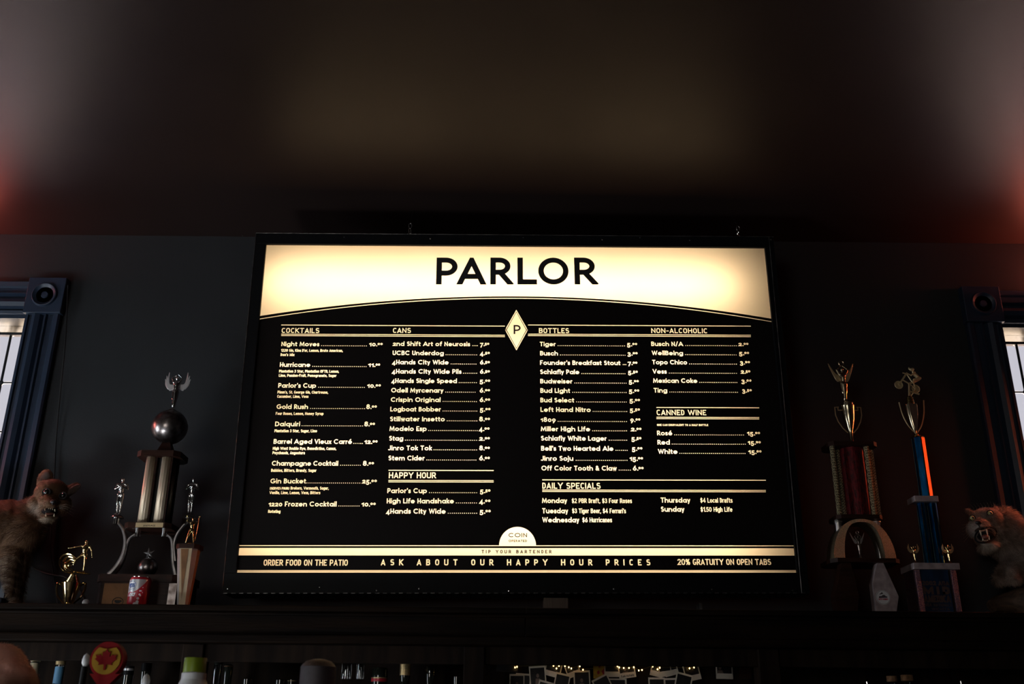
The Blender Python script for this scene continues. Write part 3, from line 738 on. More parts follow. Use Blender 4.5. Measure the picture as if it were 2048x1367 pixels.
for t in [(cr3, "Parlor's Cup", 1142, 1412, 565, 1427, 1755, '5.50', 1775, 1846), (cr3, 'High Life Handshake', 1138, 1596, 635, 1610, 1754, '4.00', 1770, 1846),
          (cr3, '4Hands City Wide', 1134, 1540, 705, 1555, 1755, '5.00', 1773, 1848)]: row('happy hour', *t)
for t in [(cr2, 'Tiger', 272, 380, 860, 394, 853, '5.00', 868, 937), (cr2, 'Busch', 274, 396, 923, 410, 857, '3.00', 870, 940), (cr2, "Founder's Breakfast Stout", 274, 822, 988, 838, 862, '7.00', 873, 938),
          (cr2, 'Schlafly Pale', 274, 541, 1050, 556, 856, '5.50', 875, 941), (cr2, 'Budweiser', 275, 494, 1114, 508, 864, '5.00', 880, 948), (cr2, 'Bud Light', 276, 479, 1178, 493, 864, '5.00', 881, 951),
          (cr2, 'Bud Select', 276, 506, 1243, 520, 865, '5.00', 885, 956), (cr2, 'Left Hand Nitro', 277, 619, 1308, 633, 868, '5.50', 887, 956), (cr4, '1809', 278, 380, 79, 394, 867, '9.00', 890, 959),
          (cr4, 'Miller High Life', 279, 615, 143, 630, 867, '2.00', 895, 966), (cr4, 'Schlafly White Lager', 280, 728, 207, 743, 868, '5.50', 898, 966), (cr4, "Bell's Two Hearted Ale", 281, 774, 276, 789, 871, '5.00', 901, 973),
          (cr4, 'Jinro Soju', 282, 500, 344, 517, 870, '15.00', 886, 977), (cr4, 'Off Color Tooth & Claw', 283, 797, 411, 811, 893, '6.00', 908, 981)]: row('bottles', *t)
for t in [(cr2, 'Busch N/A', 1033, 1251, 859, 1265, 1616, '2.00', 1629, 1697), (cr2, 'WellBeing', 1037, 1250, 921, 1263, 1615, '5.00', 1633, 1702), (cr2, 'Topo Chico', 1040, 1278, 984, 1292, 1617, '3.00', 1638, 1708),
          (cr2, 'Vess', 1043, 1138, 1047, 1153, 1618, '2.50', 1645, 1710), (cr2, 'Mexican Coke', 1046, 1347, 1110, 1361, 1620, '3.00', 1648, 1718), (cr2, 'Ting', 1050, 1142, 1176, 1157, 1625, '3.50', 1653, 1720)]: row('soft drinks', *t)
for t in [(cr4, 'Ros\u00e9', 1073, 1176, 171, 1190, 1666, '15.00', 1688, 1777), (cr4, 'Red', 1076, 1160, 234, 1173, 1678, '15.00', 1693, 1782), (cr4, 'White', 1080, 1212, 297, 1225, 1676, '15.00', 1697, 1787)]: row('wine', *t)
desc('wine', cr4, 'ONE CAN EQUIVALENT TO A HALF BOTTLE', 1072, 1422, 107, 4.4*MMX, .24)
DC = dict(cap=9.6*MMX, sw=.15, n=2.6)
for t in [('Monday', 287, 458, 633), ('Tuesday', 288, 465, 703), ('Wednesday', 289, 541, 765), ('Thursday', 1098, 1299, 630), ('Sunday', 1099, 1259, 692)]:
    desc('specials', cr4, *t, cap=CAPN*1.04, sw=.185, font=GEO, n=2, pad=.36)
for t in [('$2 PBR Draft, $3 Four Roses', 490, 901, 633), ("$3 Tiger Beer, $4 Ferrari's", 492, 860, 702), ('$6 Hurricanes', 562, 765, 764), ('$4 Local Drafts', 1368, 1588, 630), ('$1.50 High Life', 1370, 1587, 692)]:
    desc('specials', cr4, *t, **DC)
# headings with their rules
def bar(a, c, t): return [Vector((a.x, (a.y+c.y)/2-t/2)), Vector((c.x, (a.y+c.y)/2-t/2)), Vector((c.x, (a.y+c.y)/2+t/2)), Vector((a.x, (a.y+c.y)/2+t/2))]
def heading(key, items, cr, x0, x1, yt, yb1, yb2, base):
    polys = []; T = 1.9*MMX
    for y in (yt, yb1, yb2): polys.append(bar(cr(x0, y), cr(x1, y), T if y == yt else T*.85))
    for txt, a, c, cp in items:
        p = cr(a, base); q = cr(c, base); polys += text_polys(txt, p.x, q.x, p.y, cp*MMX, .17, GRO, n=2.6, seg=22)
    lo = cr(x0, yb2+6); hi = cr(x1, yt-6)
    tile(key, polys, lo.x-.004, lo.y, hi.x+.004, hi.y)
heading('left headings', [('COCKTAILS', 420, 677, 11.6), ('CANS', 1180, 1303, 11.6)], cr1, 418, 1945, 719, 781, 791, 769)
heading('right headings', [('BOTTLES', 266, 472, 11.6), ('NON-ALCOHOLIC', 1033, 1416, 11.6)], cr2, 190, 1712, 719, 781, 791, 770)
heading('happy hour', [('HAPPY HOUR', 1152, 1474, 12.4)], cr3, 1150, 1868, 410, 479, 489, 463)
heading('wine', [('CANNED WINE', 1070, 1409, 12)], cr2, 1068, 1769, 1279, 1345, 1355, 1330)
heading('specials', [('DAILY SPECIALS', 289, 687, 12.6)], cr4, 289, 1815, 476, 545, 555, 535)
# diamond emblem
c = cr2(112, 749); hw = (cr2(190, 749).x-cr2(33, 749).x)/2; hh = (cr2(112, 610).y-cr2(112, 887).y)/2
def dia(f, g): return [Vector((c.x, c.y-hh*g)), Vector((c.x+hw*f, c.y)), Vector((c.x, c.y+hh*g)), Vector((c.x-hw*f, c.y))]
DBOX = rect(c.x-hw*1.02, c.y-hh*1.02, c.x+hw*1.02, c.y+hh*1.02); tiles.append(DBOX)
D1, D2, D3 = dia(1, 1), dia(.91, .93), dia(.84, .88)
DP = text_polys('P', cr2(93, 777).x, cr2(141, 777).x, cr2(93, 777).y, cr2(93, 715).y-cr2(93, 777).y, .165, GEO, seg=14)
# bottom bands and dome, one tile across the board
XL, XR = -SW/2, SW/2
yl = lambda f, g: (f.y+g.y)/2
y1 = yl(cr3(132, 928), cr4(2003, 920)); yb0 = yl(cr3(128, 993), cr4(2008, 988)); yb1 = yl(cr3(130, 943), cr4(2006, 937))
yc0 = yl(cr3(115, 1113), cr4(2020, 1108)); yc1 = yl(cr3(118, 1093), cr4(2018, 1087))
dc = cr4(118, 918); dx0 = cr3(1905, 918).x; dx1 = cr4(246, 918).x; dt = cr4(118, 795).y; dr = (dx1-dx0)/2; dm = (dx0+dx1)/2
dome = [Vector((dm+dr*cos(pi*k/28), y1+(dt-y1)*sin(pi*k/28))) for k in range(29)]
T = lambda s, f, a, c, base, top, sw=.15, **k: text_polys(s, a.x, c.x, base.y, top.y-base.y, sw, f, **k)
polys = [rect(XL, y1-.8*MMX, XR, y1+.8*MMX), rect(XL, yb0, XR, yb1), rect(XL, yc0, XR, yc1), dome]
polys += T('ORDER FOOD ON THE PATIO', GRO, cr3(296, 1060), cr3(872, 1060), cr3(600, 1060), cr3(600, 1018), .17, n=2.6, seg=22)
polys += text_polys('ASK ABOUT OUR HAPPY HOUR PRICES', cr3(1098, 1058).x, cr4(1027, 1058).x, cr3(1600, 1058).y, 12.2*MMX, .19, GRO, n=2.6, seg=22, track=.70, space=.75)
polys += T('20% GRATUITY ON OPEN TABS', GRO, cr4(1213, 1055), cr4(1852, 1055), cr4(1500, 1055), cr4(1500, 1014), .17, n=2.6, seg=22)
over = text_polys('COIN', cr4(58, 866).x, cr4(185, 866).x, cr4(100, 866).y, 8.6*MMX, .19, GEO, seg=18)
over += text_polys('OPERATED', cr4(58, 898).x, cr4(185, 898).x, cr4(100, 898).y, 4.4*MMX, .26, GEO, seg=30)
over += text_polys('TIP YOUR BARTENDER', cr3(1785, 976).x, cr4(352, 976).x, cr3(1900, 976).y, 6.9*MMX, .23, GRO, n=2.6, seg=30, track=.35, space=.6)
ytop = dt+.003
v, res = flatten([('bg', [rect(XL, 0, XR, ytop)]), ('lit', polys), ('ink', over)])
collect(lit, 'bottom bands', v, res['lit']); dark.append((v, res['bg'])); collect(darkt, 'bottom bands', v, res['ink'])
# header with the name
hb_c = cr2(110, 520).y; hb_e = yl(cr1(275, 665), cr2(1850, 660)); ln_c = cr2(110, 533).y; ln_e = yl(cr1(273, 683), cr2(1853, 683))
def par(yc, ye, dy=0): return [Vector((XL+SW*k/48, ye+(yc-ye)*(1-(2*k/48-1)**2)+dy)) for k in range(49)]
head = par(hb_c, hb_e)+[Vector((XR, SHH)), Vector((XL, SHH))]
line = par(ln_c, ln_e, -.9*MMX)+par(ln_c, ln_e, .9*MMX)[::-1]
let = []
for ch, a, cc in (('P', 872, 914.6), ('A', 915.6, 970), ('R', 980.6, 1023), ('L', 1035, 1074), ('O', 1076.8, 1137.7), ('R', 1149.4, 1192.8)):
    p0 = S(a, 568.3); p1 = S(cc, 568.3); let.append(text_polys(ch, p0.x, p1.x, p0.y, S(a, 514.7).y-p0.y, .188, GEO, seg=10))
yh = cr1(1, 700).y
v, res = flatten([('bg', [rect(XL, yh, XR, SHH), DBOX]), ('lit', [head, line]), ('l1', [D1]), ('d1', [D2]), ('l2', [D3]), ('dp', DP)]+[('let%d' % i, l) for i, l in enumerate(let)])
collect(lit, 'header', v, res['lit']); dark.append((v, res['bg']+res['d1']))
for i in range(6): flat('letter', v, res['let%d' % i], 'ink')
collect(lit, 'emblems', v, res['l1']+res['l2']); collect(darkt, 'emblems', v, res['dp'])
# remaining vinyl between the tiles
v, res = flatten([('bg', [rect(XL, ytop, XR, yh)]), ('t', tiles)]); dark.append((v, res['bg']))
def merge(lst):
    V = []; T_ = []
    for v, t in lst:
        n = len(V); V += list(v); T_ += [tuple(i+n for i in f) for f in t]
    return V, T_
V_, T_ = merge(dark); flat('vinyl_film', V_, T_, 'vinyl')
for k, l in lit.items():
    V_, T_ = merge(l)
    flat('header_band' if k == 'header' else 'bottom_bands' if k == 'bottom bands' else 'emblem' if k == 'emblems' else 'lettering', V_, T_, 'sheet', kind=None if k in ('header', 'emblems') else 'stuff')
for k, l in darkt.items(): V_, T_ = merge(l); flat('black_lettering', V_, T_, 'ink', kind='stuff')
# frame and box, local to the board
fo = dict(l=S(446, 1186).x, r=S(1618, 1189).x, b=S(1030, 1187).y, t=S(1030, 472.5).y)
fl, fr, fb, ft = fo['l'], fo['r'], fo['b'], fo['t']; fy = -.012; D_ = .15
def lb(): return B()
def rail(lo, hi): return lb().box(lo, hi, .002)
for nm, lo, hi in (('top_rail', (fl, fy, SHH), (fr, .02, ft)), ('bottom_rail', (fl, fy, fb), (fr, .02, 0)), ('side_rail', (fl, fy, 0), (XL, .02, SHH)), ('side_rail', (XR, fy, 0), (fr, .02, SHH))):
    rail(lo, hi).build(nm, 'black', sign)
# worn bright arrises
for pts in ([(fl, fy-.001, ft), (fr, fy-.001, ft)], [(fl, fy-.001, ft), (fl, fy-.001, fb)], [(fr-.018, fy-.001, ft), (fr-.028, fy-.001, fb)]):
    lb().tube(pts, .0011, 5).build('worn_edge', 'edge', sign)
hous = lb(); t_ = .004
hous.box((fl, .02, fb), (fl+t_, D_, ft)); hous.box((fr-t_, .02, fb), (fr, D_, ft)); hous.box((fl+t_, .02, fb), (fr-t_, D_, fb+t_)); hous.box((fl+t_, .02, ft-t_), (fr-t_, D_, ft)); hous.box((fl, D_, fb), (fr, D_+t_, ft))
hous.build('housing', 'black', sign)
lin = lb(); g = .006
lin.box((fl+g, D_-.004, fb+g), (fr-g, D_-.001, ft-g)); lin.build('reflector', 'white_in', sign)
# piano hinge along the lower edge
hg = lb(); n = 74
for i in range(n):
    xa = fl+.004+(fr-fl-.008)*i/n; hg.tube([(xa, fy-.001, fb+.001), (xa+(fr-fl)/n*(.55 if i % 2 else .5), fy-.001, fb+.001)], .0017, 6)
hg.build('piano_hinge', 'edge', sign, kind='stuff')
for px, py, r in [(861, 480, 1), (1204, 482, 1), (689, 477, .5), (1046, 478, .5), (1279, 478, .5), (1378, 483.5, .6), (1540, 482, .7), (487, 474, .5), (640.4, 1174.5, .8), (754, 1181, 1), (839, 1177.5, 1),
                  (1018, 1182, 1), (1227.4, 1178, 1.2), (1421.9, 1178.6, 1), (1583, 1180.7, .9), (457, 1178, .8)]:
    q = S(px, py); r *= .0042
    lb().lathe([(r, 0), (r, .0012), (r*.75, .003), (r*.3, .0034), (r*.22, .0026)], (q.x, fy, q.y), 10, (0, -1, 0)).build('screw', 'chrome' if r > .003 else 'edge', sign, True)
for px in (818, 1481):
    q = S(px, 472); x = q.x; y0 = .03; z = ft
    u = lb().tube([(x-.009, y0, z-.004), (x-.009, y0, z+.016), (x-.004, y0, z+.024), (x+.004, y0, z+.024), (x+.009, y0, z+.016), (x+.009, y0, z-.004)], .002, 8).build('hanger_loop', 'edge', sign, True)
    lk = lb()
    lk.tube([(x+.0055*sin(a*pi/6)*.7, y0+.002+.006*sin(a*pi/6), z+.036+.013*cos(a*pi/6)) for a in range(12)], .0019, 8, closed=True)
    lk.tube([(x+.001+.006*sin(a*pi/6), y0, z+.056+.011*cos(a*pi/6)) for a in range(12)], .0017, 8, closed=True)
    lk.build('chain_link', 'chrome', sign, True)
    # wire up to the wall hook
    lb().tube([(x+.001, y0, z+.064), (x, .12, z+.17), (x, .285, z+.30)], .0008, 5).build('hanging_wire', 'cable', sign)
for i, vz in enumerate((.15, .43, .73, 1.06)):
    d = bpy.data.lights.new('sign_tube', 'AREA'); d.shape = 'RECTANGLE'; d.size = 1.74; d.size_y = .07; d.energy = (4.2, 4.3, 4.2, 4.3)[i]*SIGN_K
    d.color = (1.0, .71, .41)
    o = bpy.data.objects.new('sign_tube', d); COL.objects.link(o); o.parent = sign; o.location = (-.06, .135, vz); o.rotation_euler = (-pi/2, 0, 0)
# prop blocks beneath the board
x0_, x1_ = P(1087, 1205, -.25).x, P(1136, 1205, -.25).x
single(B().box((x0_, -.27, ZS), (x1_, -.17, ZS+.056), .002), 'wood_block', 'brownw', 'small brown wooden block propping the menu board up off the shelf', 'block')
single(B().box((P(1396, 1205, -.2).x, -.22, ZS), (P(1402, 1205, -.2).x, -.16, ZS+.05), .001), 'metal_bracket', 'edge', 'thin grey upright metal strip under the right half of the menu board', 'bracket')
# ------------------------------------------------------------------ trophies
def man(c, h, pose='stand', face=-1, turn=0.0, voxel=None):
    """primitives of a small cast figure standing at c (feet), height h; +x to the viewer's right, -y towards the viewer"""
    c = Vector(c); Rz = Matrix.Rotation(turn, 3, 'Z')
    def p(x, y, z): return c + Rz @ Vector((x*h, y*h, z*h))
    L = []
    def C(a, r1, b, r2): L.append(('c', p(*a), r1*h*1.16, p(*b), r2*h*1.16))
    def E(a, r, rot=(0, 0, turn)): L.append(('e', p(*a), tuple(k*h for k in r), rot))
    E((0, 0, .925), (.048, .055, .066)); C((0, 0, .88), .026, (0, .005, .83), .030)
    C((-.085, 0, .80), .040, (.085, 0, .80), .040); E((0, 0, .73), (.095, .060, .095)); C((0, 0, .70), .070, (0, 0, .58), .055)
    C((-.035, 0, .53), .058, (.035, 0, .53), .058)
    if pose == 'stand':       # both hands meet on the chest
        for s in (-1, 1):
            C((s*.115, 0, .80), .036, (s*.165, -.01, .67), .028); C((s*.165, -.01, .67), .028, (s*.03, -.085, .72), .018); E((s*.02, -.09, .73), (.022, .02, .028))
            C((s*.045, 0, .52), .056, (s*.046, -.01, .29), .037); C((s*.046, 0, .29), .037, (s*.036, .005, .05), .020); C((s*.038, .01, .025), .022, (s*.05, -.06, .018), .018)
    elif pose == 'surf':      # arms spread, left knee bent
        C((-.11, 0, .80), .034, (-.27, -.02, .76), .024); C((-.27, -.02, .76), .024, (-.45, -.03, .72), .017); E((-.48, -.03, .72), (.035, .02, .022))
        C((.11, 0, .80), .034, (.20, 0, .66), .024); C((.20, 0, .66), .024, (.24, -.02, .50), .017); E((.245, -.02, .47), (.022, .018, .03))
        C((-.04, 0, .52), .056, (-.20, -.02, .40), .037); C((-.20, -.02, .40), .037, (-.28, .02, .22), .022)
        C((.04, 0, .52), .056, (.055, -.01, .28), .037); C((.055, 0, .28), .037, (.05, 0, .05), .020); C((.05, 0, .03), .02, (.1, -.04, .02), .017)
    elif pose == 'wing':      # arms raised to hold a ring over the head
        for s in (-1, 1):
            C((s*.085, 0, .80), .034, (s*.15, 0, .93), .024); C((s*.15, 0, .93), .022, (s*.015, 0, 1.04), .014)
            C((s*.04, 0, .52), .060, (s*.032, 0, .28), .044); C((s*.032, 0, .28), .042, (s*.02, 0, .05), .024)
        C((0, 0, .5), .075, (0, 0, .1), .045)
    elif pose == 'hold':
        for s in (-1, 1):
            C((s*.10, 0, .80), .034, (s*.20, -.02, .84), .026); C((s*.20, -.02, .84), .024, (s*.22, -.03, 1.00), .018); E((s*.22, -.03, 1.03), (.03, .03, .04))
        C((-.04, 0, .52), .056, (-.10, -.02, .30), .037); C((-.10, -.02, .30), .037, (-.16, 0, .05), .022)
        C((.04, 0, .52), .056, (.07, .01, .29), .037); C((.07, .01, .29), .037, (.12, .03, .05), .022)
        C((.16, .04, .15), .018, (.22, .03, .95), .018)
    return L
def wings(c, h, straight=False):
    """a fan of raised feathers at each shoulder"""
    b = B(); c = Vector(c); n = 9 if straight else 6
    for s in (-1, 1):
        for k in range(n):
            t = k/(n-1)
            if straight: tip = (.34-.20*t**1.3, 1.12-.50*t); root = (.05, .74-.10*t); mid = (.20-.04*t, .78-.16*t)
            else: tip = (.27+.13*sin(pi*t)-.07*t, 1.12-.52*t); root = (.05, .74-.10*t); mid = (.29+.02*sin(pi*t)-.06*t, .68-.10*t)
            p0, pm, p1 = [c+Vector((s*h*x, h*.05, h*z)) for x, z in (root, mid, tip)]
            b.tube(bez(p0, p0.lerp(pm, .75), pm, p1, 6), [h*k_ for k_ in ((.020, .026, .030, .030, .027, .021, .008) if straight else (.024, .032, .040, .040, .036, .028, .010))], 6, .55)
    return b
def figure(name, parent, mat, c, h, pose, turn=0.0, label=None, ring=False, wing=False, wspread=1.0):
    me = blob(man(c, h, pose, turn=turn), h/75, 2)
    fg = link_mesh(me, name, mat, parent, label)
    c = Vector(c)
    if wing: wings(c, h, straight=ring).build('wing', 'goldw' if 'gold' in mat else 'silverw', fg, True)
    if ring:
        z = c.z+h*1.115; B().tube([(c.x+h*.065*cos(a*pi/8), c.y, z+h*.065*sin(a*pi/8)) for a in range(16)], h*.022, 8, closed=True).build('ring', mat, fg, True)
    return fg

# ---- tall second-place trophy on the left
YA = -.26
kA = K(P(311, 1050, YA))
A = thing('trophy', P(272, 1208, YA)*1.0, 'tall walnut and gold column trophy with a silver ball, behind the soda can', 'trophy')
A.location.z = ZS; ORG[A.name] = Vector(A.location)
def zz(px, py, Y): return P(px, py, Y).z
def xx(px, py, Y): return P(px, py, Y).x
yf = YA-.07; yb = YA+.07
xl, xr = xx(190, 1190, yf), xx(366, 1190, yf)
zb1, zb2 = zz(272, 1163, yf), zz(272, 1148, yf)
# base: chamfered body with rounded right end
def basepoly(x0, x1, g):
    o = [(x0-g, yb+g), (x0-g, yf+.02-g), (x0+.015-g, yf-g)]
    for k in range(7): t = radians(-90+k*15); o.append((x1-.06+(.06+g)*cos(t), yf+.06+(.06+g)*sin(t)))
    o.append((x1+g, yb+g)); return o
B().slab(basepoly(xl, xr, 0), ZS, zb1).build('base', 'walnut', A)
B().slab(basepoly(xl, xr, .006), zb1, zb2).build('base_top', 'walnut', A)
px0, px1 = xx(206, 1190, yf), xx(262, 1190, yf)
pl = B().box((px0, yf-.003, ZS+.002), (px1, yf-.0002, zz(230, 1166, yf))).build('bronze_plate', 'bronze', A)
ex, ez = xx(236, 1203, yf), zz(236, 1203, yf)
em = B().tube([(ex+.0175*cos(a*pi/14), yf-.0034, ez+.0135*sin(a*pi/14)) for a in range(28)], .0012, 5, closed=True)
em.ell((ex, yf-.003, ez), (.009, .0015, .0055)); em.ell((ex-.006, yf-.003, ez+.003), (.006, .0015, .003)); em.ell((ex+.007, yf-.003, ez+.002), (.006, .0015, .003)); em.build('seal', 'ink', pl)
B().box((xx(336, 1190, yf), yf-.0025, ZS+.002), (xx(352, 1190, yf), yf-.0002, zz(340, 1166, yf))).build('bronze_plate', 'dull', A)
# curved arms
def arm(pts, r0, r1, name='arm'):
    q = catmull([P(x, y, YA) for x, y in pts], 5); n = len(q)
    return B().tube(q, [1.25*(r0+(r1-r0)*i/(n-1)) for i in range(n)], 10, 1.4).build(name, 'satin', A, True)
arm([(220, 1150), (236, 1132), (248, 1108), (252, 1083), (247, 1060), (237, 1045)], .0105, .0035)
arm([(246, 1110), (254, 1088), (260, 1076), (270, 1068)], .006, .0035)
arm([(353, 1150), (348, 1125), (346, 1090), (343, 1077), (336, 1069)], .0085, .0035)
arm([(352, 1122), (349, 1090), (355, 1068), (368, 1050), (375, 1045)], .006, .0035)
for x, y in ((219, 1150), (352, 1150)):
    p = P(x, y, YA); B().lathe([(.018, 0), (.018, .003), (.009, .010)], (p.x, YA, zb2-.001), 16).build('foot', 'dull', A, True)
def cup_at(px, pt, pb, wpx, fl):
    p = P(px, (pt+pb)/2, YA); z1, z0 = zz(px, pt, YA), zz(px, pb, YA); r = wpx*kA/2
    return B().lathe([(r, z0-z0), (r, z1-z0), (r*fl, z1-z0+.001), (r*fl, z1-z0+.0035)], (p.x, YA, z0), 20).build('socket', 'chrome', A, True), Vector((p.x, YA, z1+.0035))
for px in (276, 329.5): cup_at(px, 1061, 1073, 13, 1.5)
for px, fpx in ((233, 236), (376.5, 379)):
    o_, top = cup_at(px, 1037, 1048.5, 13, 1.15)
    B().lathe([(13*kA, 0), (12*kA, .004), (8*kA, .010), (3*kA, .013)], (top.x, YA, top.z-.001), 24).build('dome', 'dull', A, True)
    z0 = top.z+.011; h = zz(fpx, 953.5, YA)-z0
    figure('figurine', A, 'chrome', (xx(fpx, 1025, YA), YA, z0), h, 'stand', label='silver standing figure with hands on the chest')
# middle platform, columns, top platform
zm0, zm1 = zz(304, 1055, YA-.06), zz(304, 1045, YA-.06)
cx = xx(305.5, 1050, YA); hx = 46.5*kA
B().slab(octa(cx, YA, hx, .062, .018), zm0, zm1+.002).build('platform', 'walnut', A)
yp = YA-.0625
pl = B().box((xx(271.5, 1050, yp), yp-.002, zm0+.0012), (xx(326.5, 1050, yp), yp, zm1)).build('name_plate', 'brass', A)
lt = B()
for q in text_polys('2nd PLACE', xx(287, 1050, yp), xx(311, 1050, yp), zm0+.0045, .0052, .18, GEO, seg=45):
    lt.prism([(a.x, a.y) for a in q], yp-.0026, yp-.002)
lt.build('lettering', 'ink', pl, kind='stuff')
zt0, zt1 = zz(329, 911, YA-.06), zz(329, 902, YA-.06)
for dx, dy in ((-.0245, -.032), (.030, -.032), (-.0245, .032), (.030, .032)):
    n = 40; prof = []
    vs = []; bq = B(); r = .0175
    for z in (zm1+.001, zt0+.001):
        for i in range(n):
            a = 2*pi*i/n; rr = r*(1+.05*cos(a*12)); vs.append((cx+dx+rr*cos(a), YA+dy+rr*sin(a), z))
    bq.add(vs, [(i, (i+1) % n, (i+1) % n+n, i+n) for i in range(n)]+[tuple(range(n))[::-1], tuple(range(n, 2*n))])
    bq.build('column', 'tubegold', A, True, auto=False)
    B().box((cx+dx+r*.98, YA+dy-.008, zm1+.001), (cx+dx+r+.005, YA+dy+.004, zt0)).build('red_trim', 'walnut', A)
B().box((cx-.014, YA-.025, zm1), (cx+.020, YA+.02, zt0)).build('core', 'ink', A)
B().slab(octa(cx+.002, YA, 44*kA, .062, .02), zt0, zt1+.004).build('platform', 'walnut', A)
# pedestal and ball
z0 = zt1+.004; bc = P(339.5, 853.7, YA); R0 = 35*K(bc)
z1 = bc.z-R0+.010
pb = B(); a_, c_ = .028, .0115
pb.add([(bc.x-a_, YA-a_, z0), (bc.x+a_, YA-a_, z0), (bc.x+a_, YA+a_, z0), (bc.x-a_, YA+a_, z0), (bc.x-c_, YA-c_, z1), (bc.x+c_, YA-c_, z1), (bc.x+c_, YA+c_, z1), (bc.x-c_, YA+c_, z1)],
       [(0,3,2,1), (4,5,6,7), (0,1,5,4), (1,2,6,5), (2,3,7,6), (3,0,4,7)])
pb.build('pedestal', 'walnut', A)
for nm, a0, a1, mt in (('lower_ball_half', 0, 102, 'dull'), ('upper_ball_half', 102.5, 180, 'dull')):
    prof = [(max(.0008, R0*sin(radians(a0+(a1-a0)*i/14))*(1 if nm[0] == 'l' else .985)), -R0*cos(radians(a0+(a1-a0)*i/14))) for i in range(15)]
    B().lathe(prof, (bc.x, YA, bc.z), 40).build(nm, mt, A, True)
zc = bc.z+R0-.002
B().lathe([(.018, 0), (.016, .006), (.008, .012), (.004, .014)], (bc.x+.001, YA, zc-.004), 20).build('cap', 'dull', A, True)
fz = zc+.009; fh = (zz(354, 744, YA)-fz)/1.0
figure('winged_figurine', A, 'chrome', (bc.x+.003, YA, fz), fh*.90, 'wing', wing=True, wspread=1.0, label='silver winged figure with raised arms')
# ball with a star, between the arms
sc_ = P(295.5, 1135, YA-.01); rs = 19.3*K(sc_)
g = B().lathe([(max(.0008, rs*sin(pi*i/16)), rs-rs*cos(pi*i/16)) for i in range(17)], (sc_.x, YA-.01, zb2), 32).build('small_ball', 'dull', A, True)
st = B(); ctr = Vector((xx(298.5, 1106, YA-.01), YA-.012, zz(298.5, 1106, YA-.01)))
for k in range(10):
    a = radians(100+36*k); a2 = radians(100+36*(k+1)); r1 = .020 if k % 2 == 0 else .0075; r2 = .0075 if k % 2 == 0 else .020
    p1 = (ctr.x+r1*cos(a), ctr.y, ctr.z+r1*sin(a)); p2 = (ctr.x+r2*cos(a2), ctr.y, ctr.z+r2*sin(a2))
    st.add([p1, p2, (ctr.x, ctr.y-.005, ctr.z), (ctr.x, ctr.y+.005, ctr.z)], [(0, 1, 2), (1, 0, 3)])
st.build('star', 'satin', A)
B().tube([(sc_.x+.001, YA-.012, zb2+2*rs-.002), (ctr.x, YA-.012, ctr.z-.012)], .0022, 8).build('star_stem', 'chrome', A)

# ---- soda can
YC = -.385; pc = P(277.5, 1190, YC); rc = .0335; hc = zz(279, 1154, YC)-ZS
can = thing('soda_can', (pc.x, YC, ZS), 'red and silver soda can standing before the second-place trophy', 'can')
B().lathe([(.024, 0), (.030, .004), (rc, .010), (rc, hc-.010), (.0305, hc-.003), (.0295, hc-.001), (.0285, hc-.003), (.0282, hc-.005)], (pc.x, YC, ZS), 40).build('body', 'red', can, True)
B().lathe([(.0300, hc-.004), (.0302, hc), (.0290, hc+.0003), (.028, hc-.004)], (pc.x, YC, ZS), 40).build('rim', 'chrome', can, True)
def wrap(polys, r, y0=0):
    """lays flat polygons (angle in radians from the viewer side, height) round the can"""
    b = B()
    for q in polys:
        n = len(q); vs = [(pc.x+r*sin(a), YC-r*cos(a), ZS+z) for a, z in q]; b.add(vs, [tuple(range(n))])
    return b
def strip(a0, a1, f0, f1, n=40):
    return [[(a0+(a1-a0)*i/n, f0(i/n)), (a0+(a1-a0)*(i+1)/n, f0((i+1)/n)), (a0+(a1-a0)*(i+1)/n, f1((i+1)/n)), (a0+(a1-a0)*i/n, f1(i/n))] for i in range(n)]
def zp(py): return zz(278, py, YC-.03)-ZS
top = hc-.010
wrap(strip(-1.5, 1.5, lambda t: zp(1183)+(top-zp(1183))*max(0, (t-.42)/.42)**1.5 if t < .84 else top, lambda t: top), rc+.0003).build('silver_band', 'silver', can)
def mtext(t, a0, a1, z, cap, sw, font):
    return [[Vector((v.x/rc, v.y)) for v in q] for q in text_polys(t, a0*rc, a1*rc, z, cap, sw, font, seg=24, n=2.4)]
def oval(ca, cz, ra, rz, n=24): return [(ca+ra*cos(2*pi*i/n), cz+rz*sin(2*pi*i/n)) for i in range(n)]
za = zp(1170)
wrap([oval(-.52, za, .50, .0145)], rc+.0006).build('blue_oval', 'blue', can); wrap([oval(-.52, za, .46, .0125)], rc+.0009).build('white_oval', 'white', can)
wrap([[(a.x, a.y) for a in q] for q in mtext('VESS', -.90, -.14, za-.0062, .0125, .22, GRO)], rc+.0012).build('lettering', 'blue', can, kind='stuff')
wrap([[(a.x+9*(a.y-zp(1192)), a.y) for a in q] for q in mtext('Cola', -1.05, -.08, zp(1192), .0165, .20, GEO)], rc+.0006).build('lettering', 'white', can, kind='stuff')
bl = []
for a, z, r in ((.30, 1196, .0042), (.28, 1203, .005), (.25, 1208, .006), (.05, 1207, .005), (.40, 1188, .003), (.52, 1181, .0022), (.48, 1190, .0028), (.62, 1174, .0018), (.40, 1181, .0026), (.64, 1184, .0016), (.1, 1211, .006)):
    bl.append(oval(a, zp(z), r/rc, r, 12))
wrap(bl, rc+.0006).build('bubble_print', 'white', can)

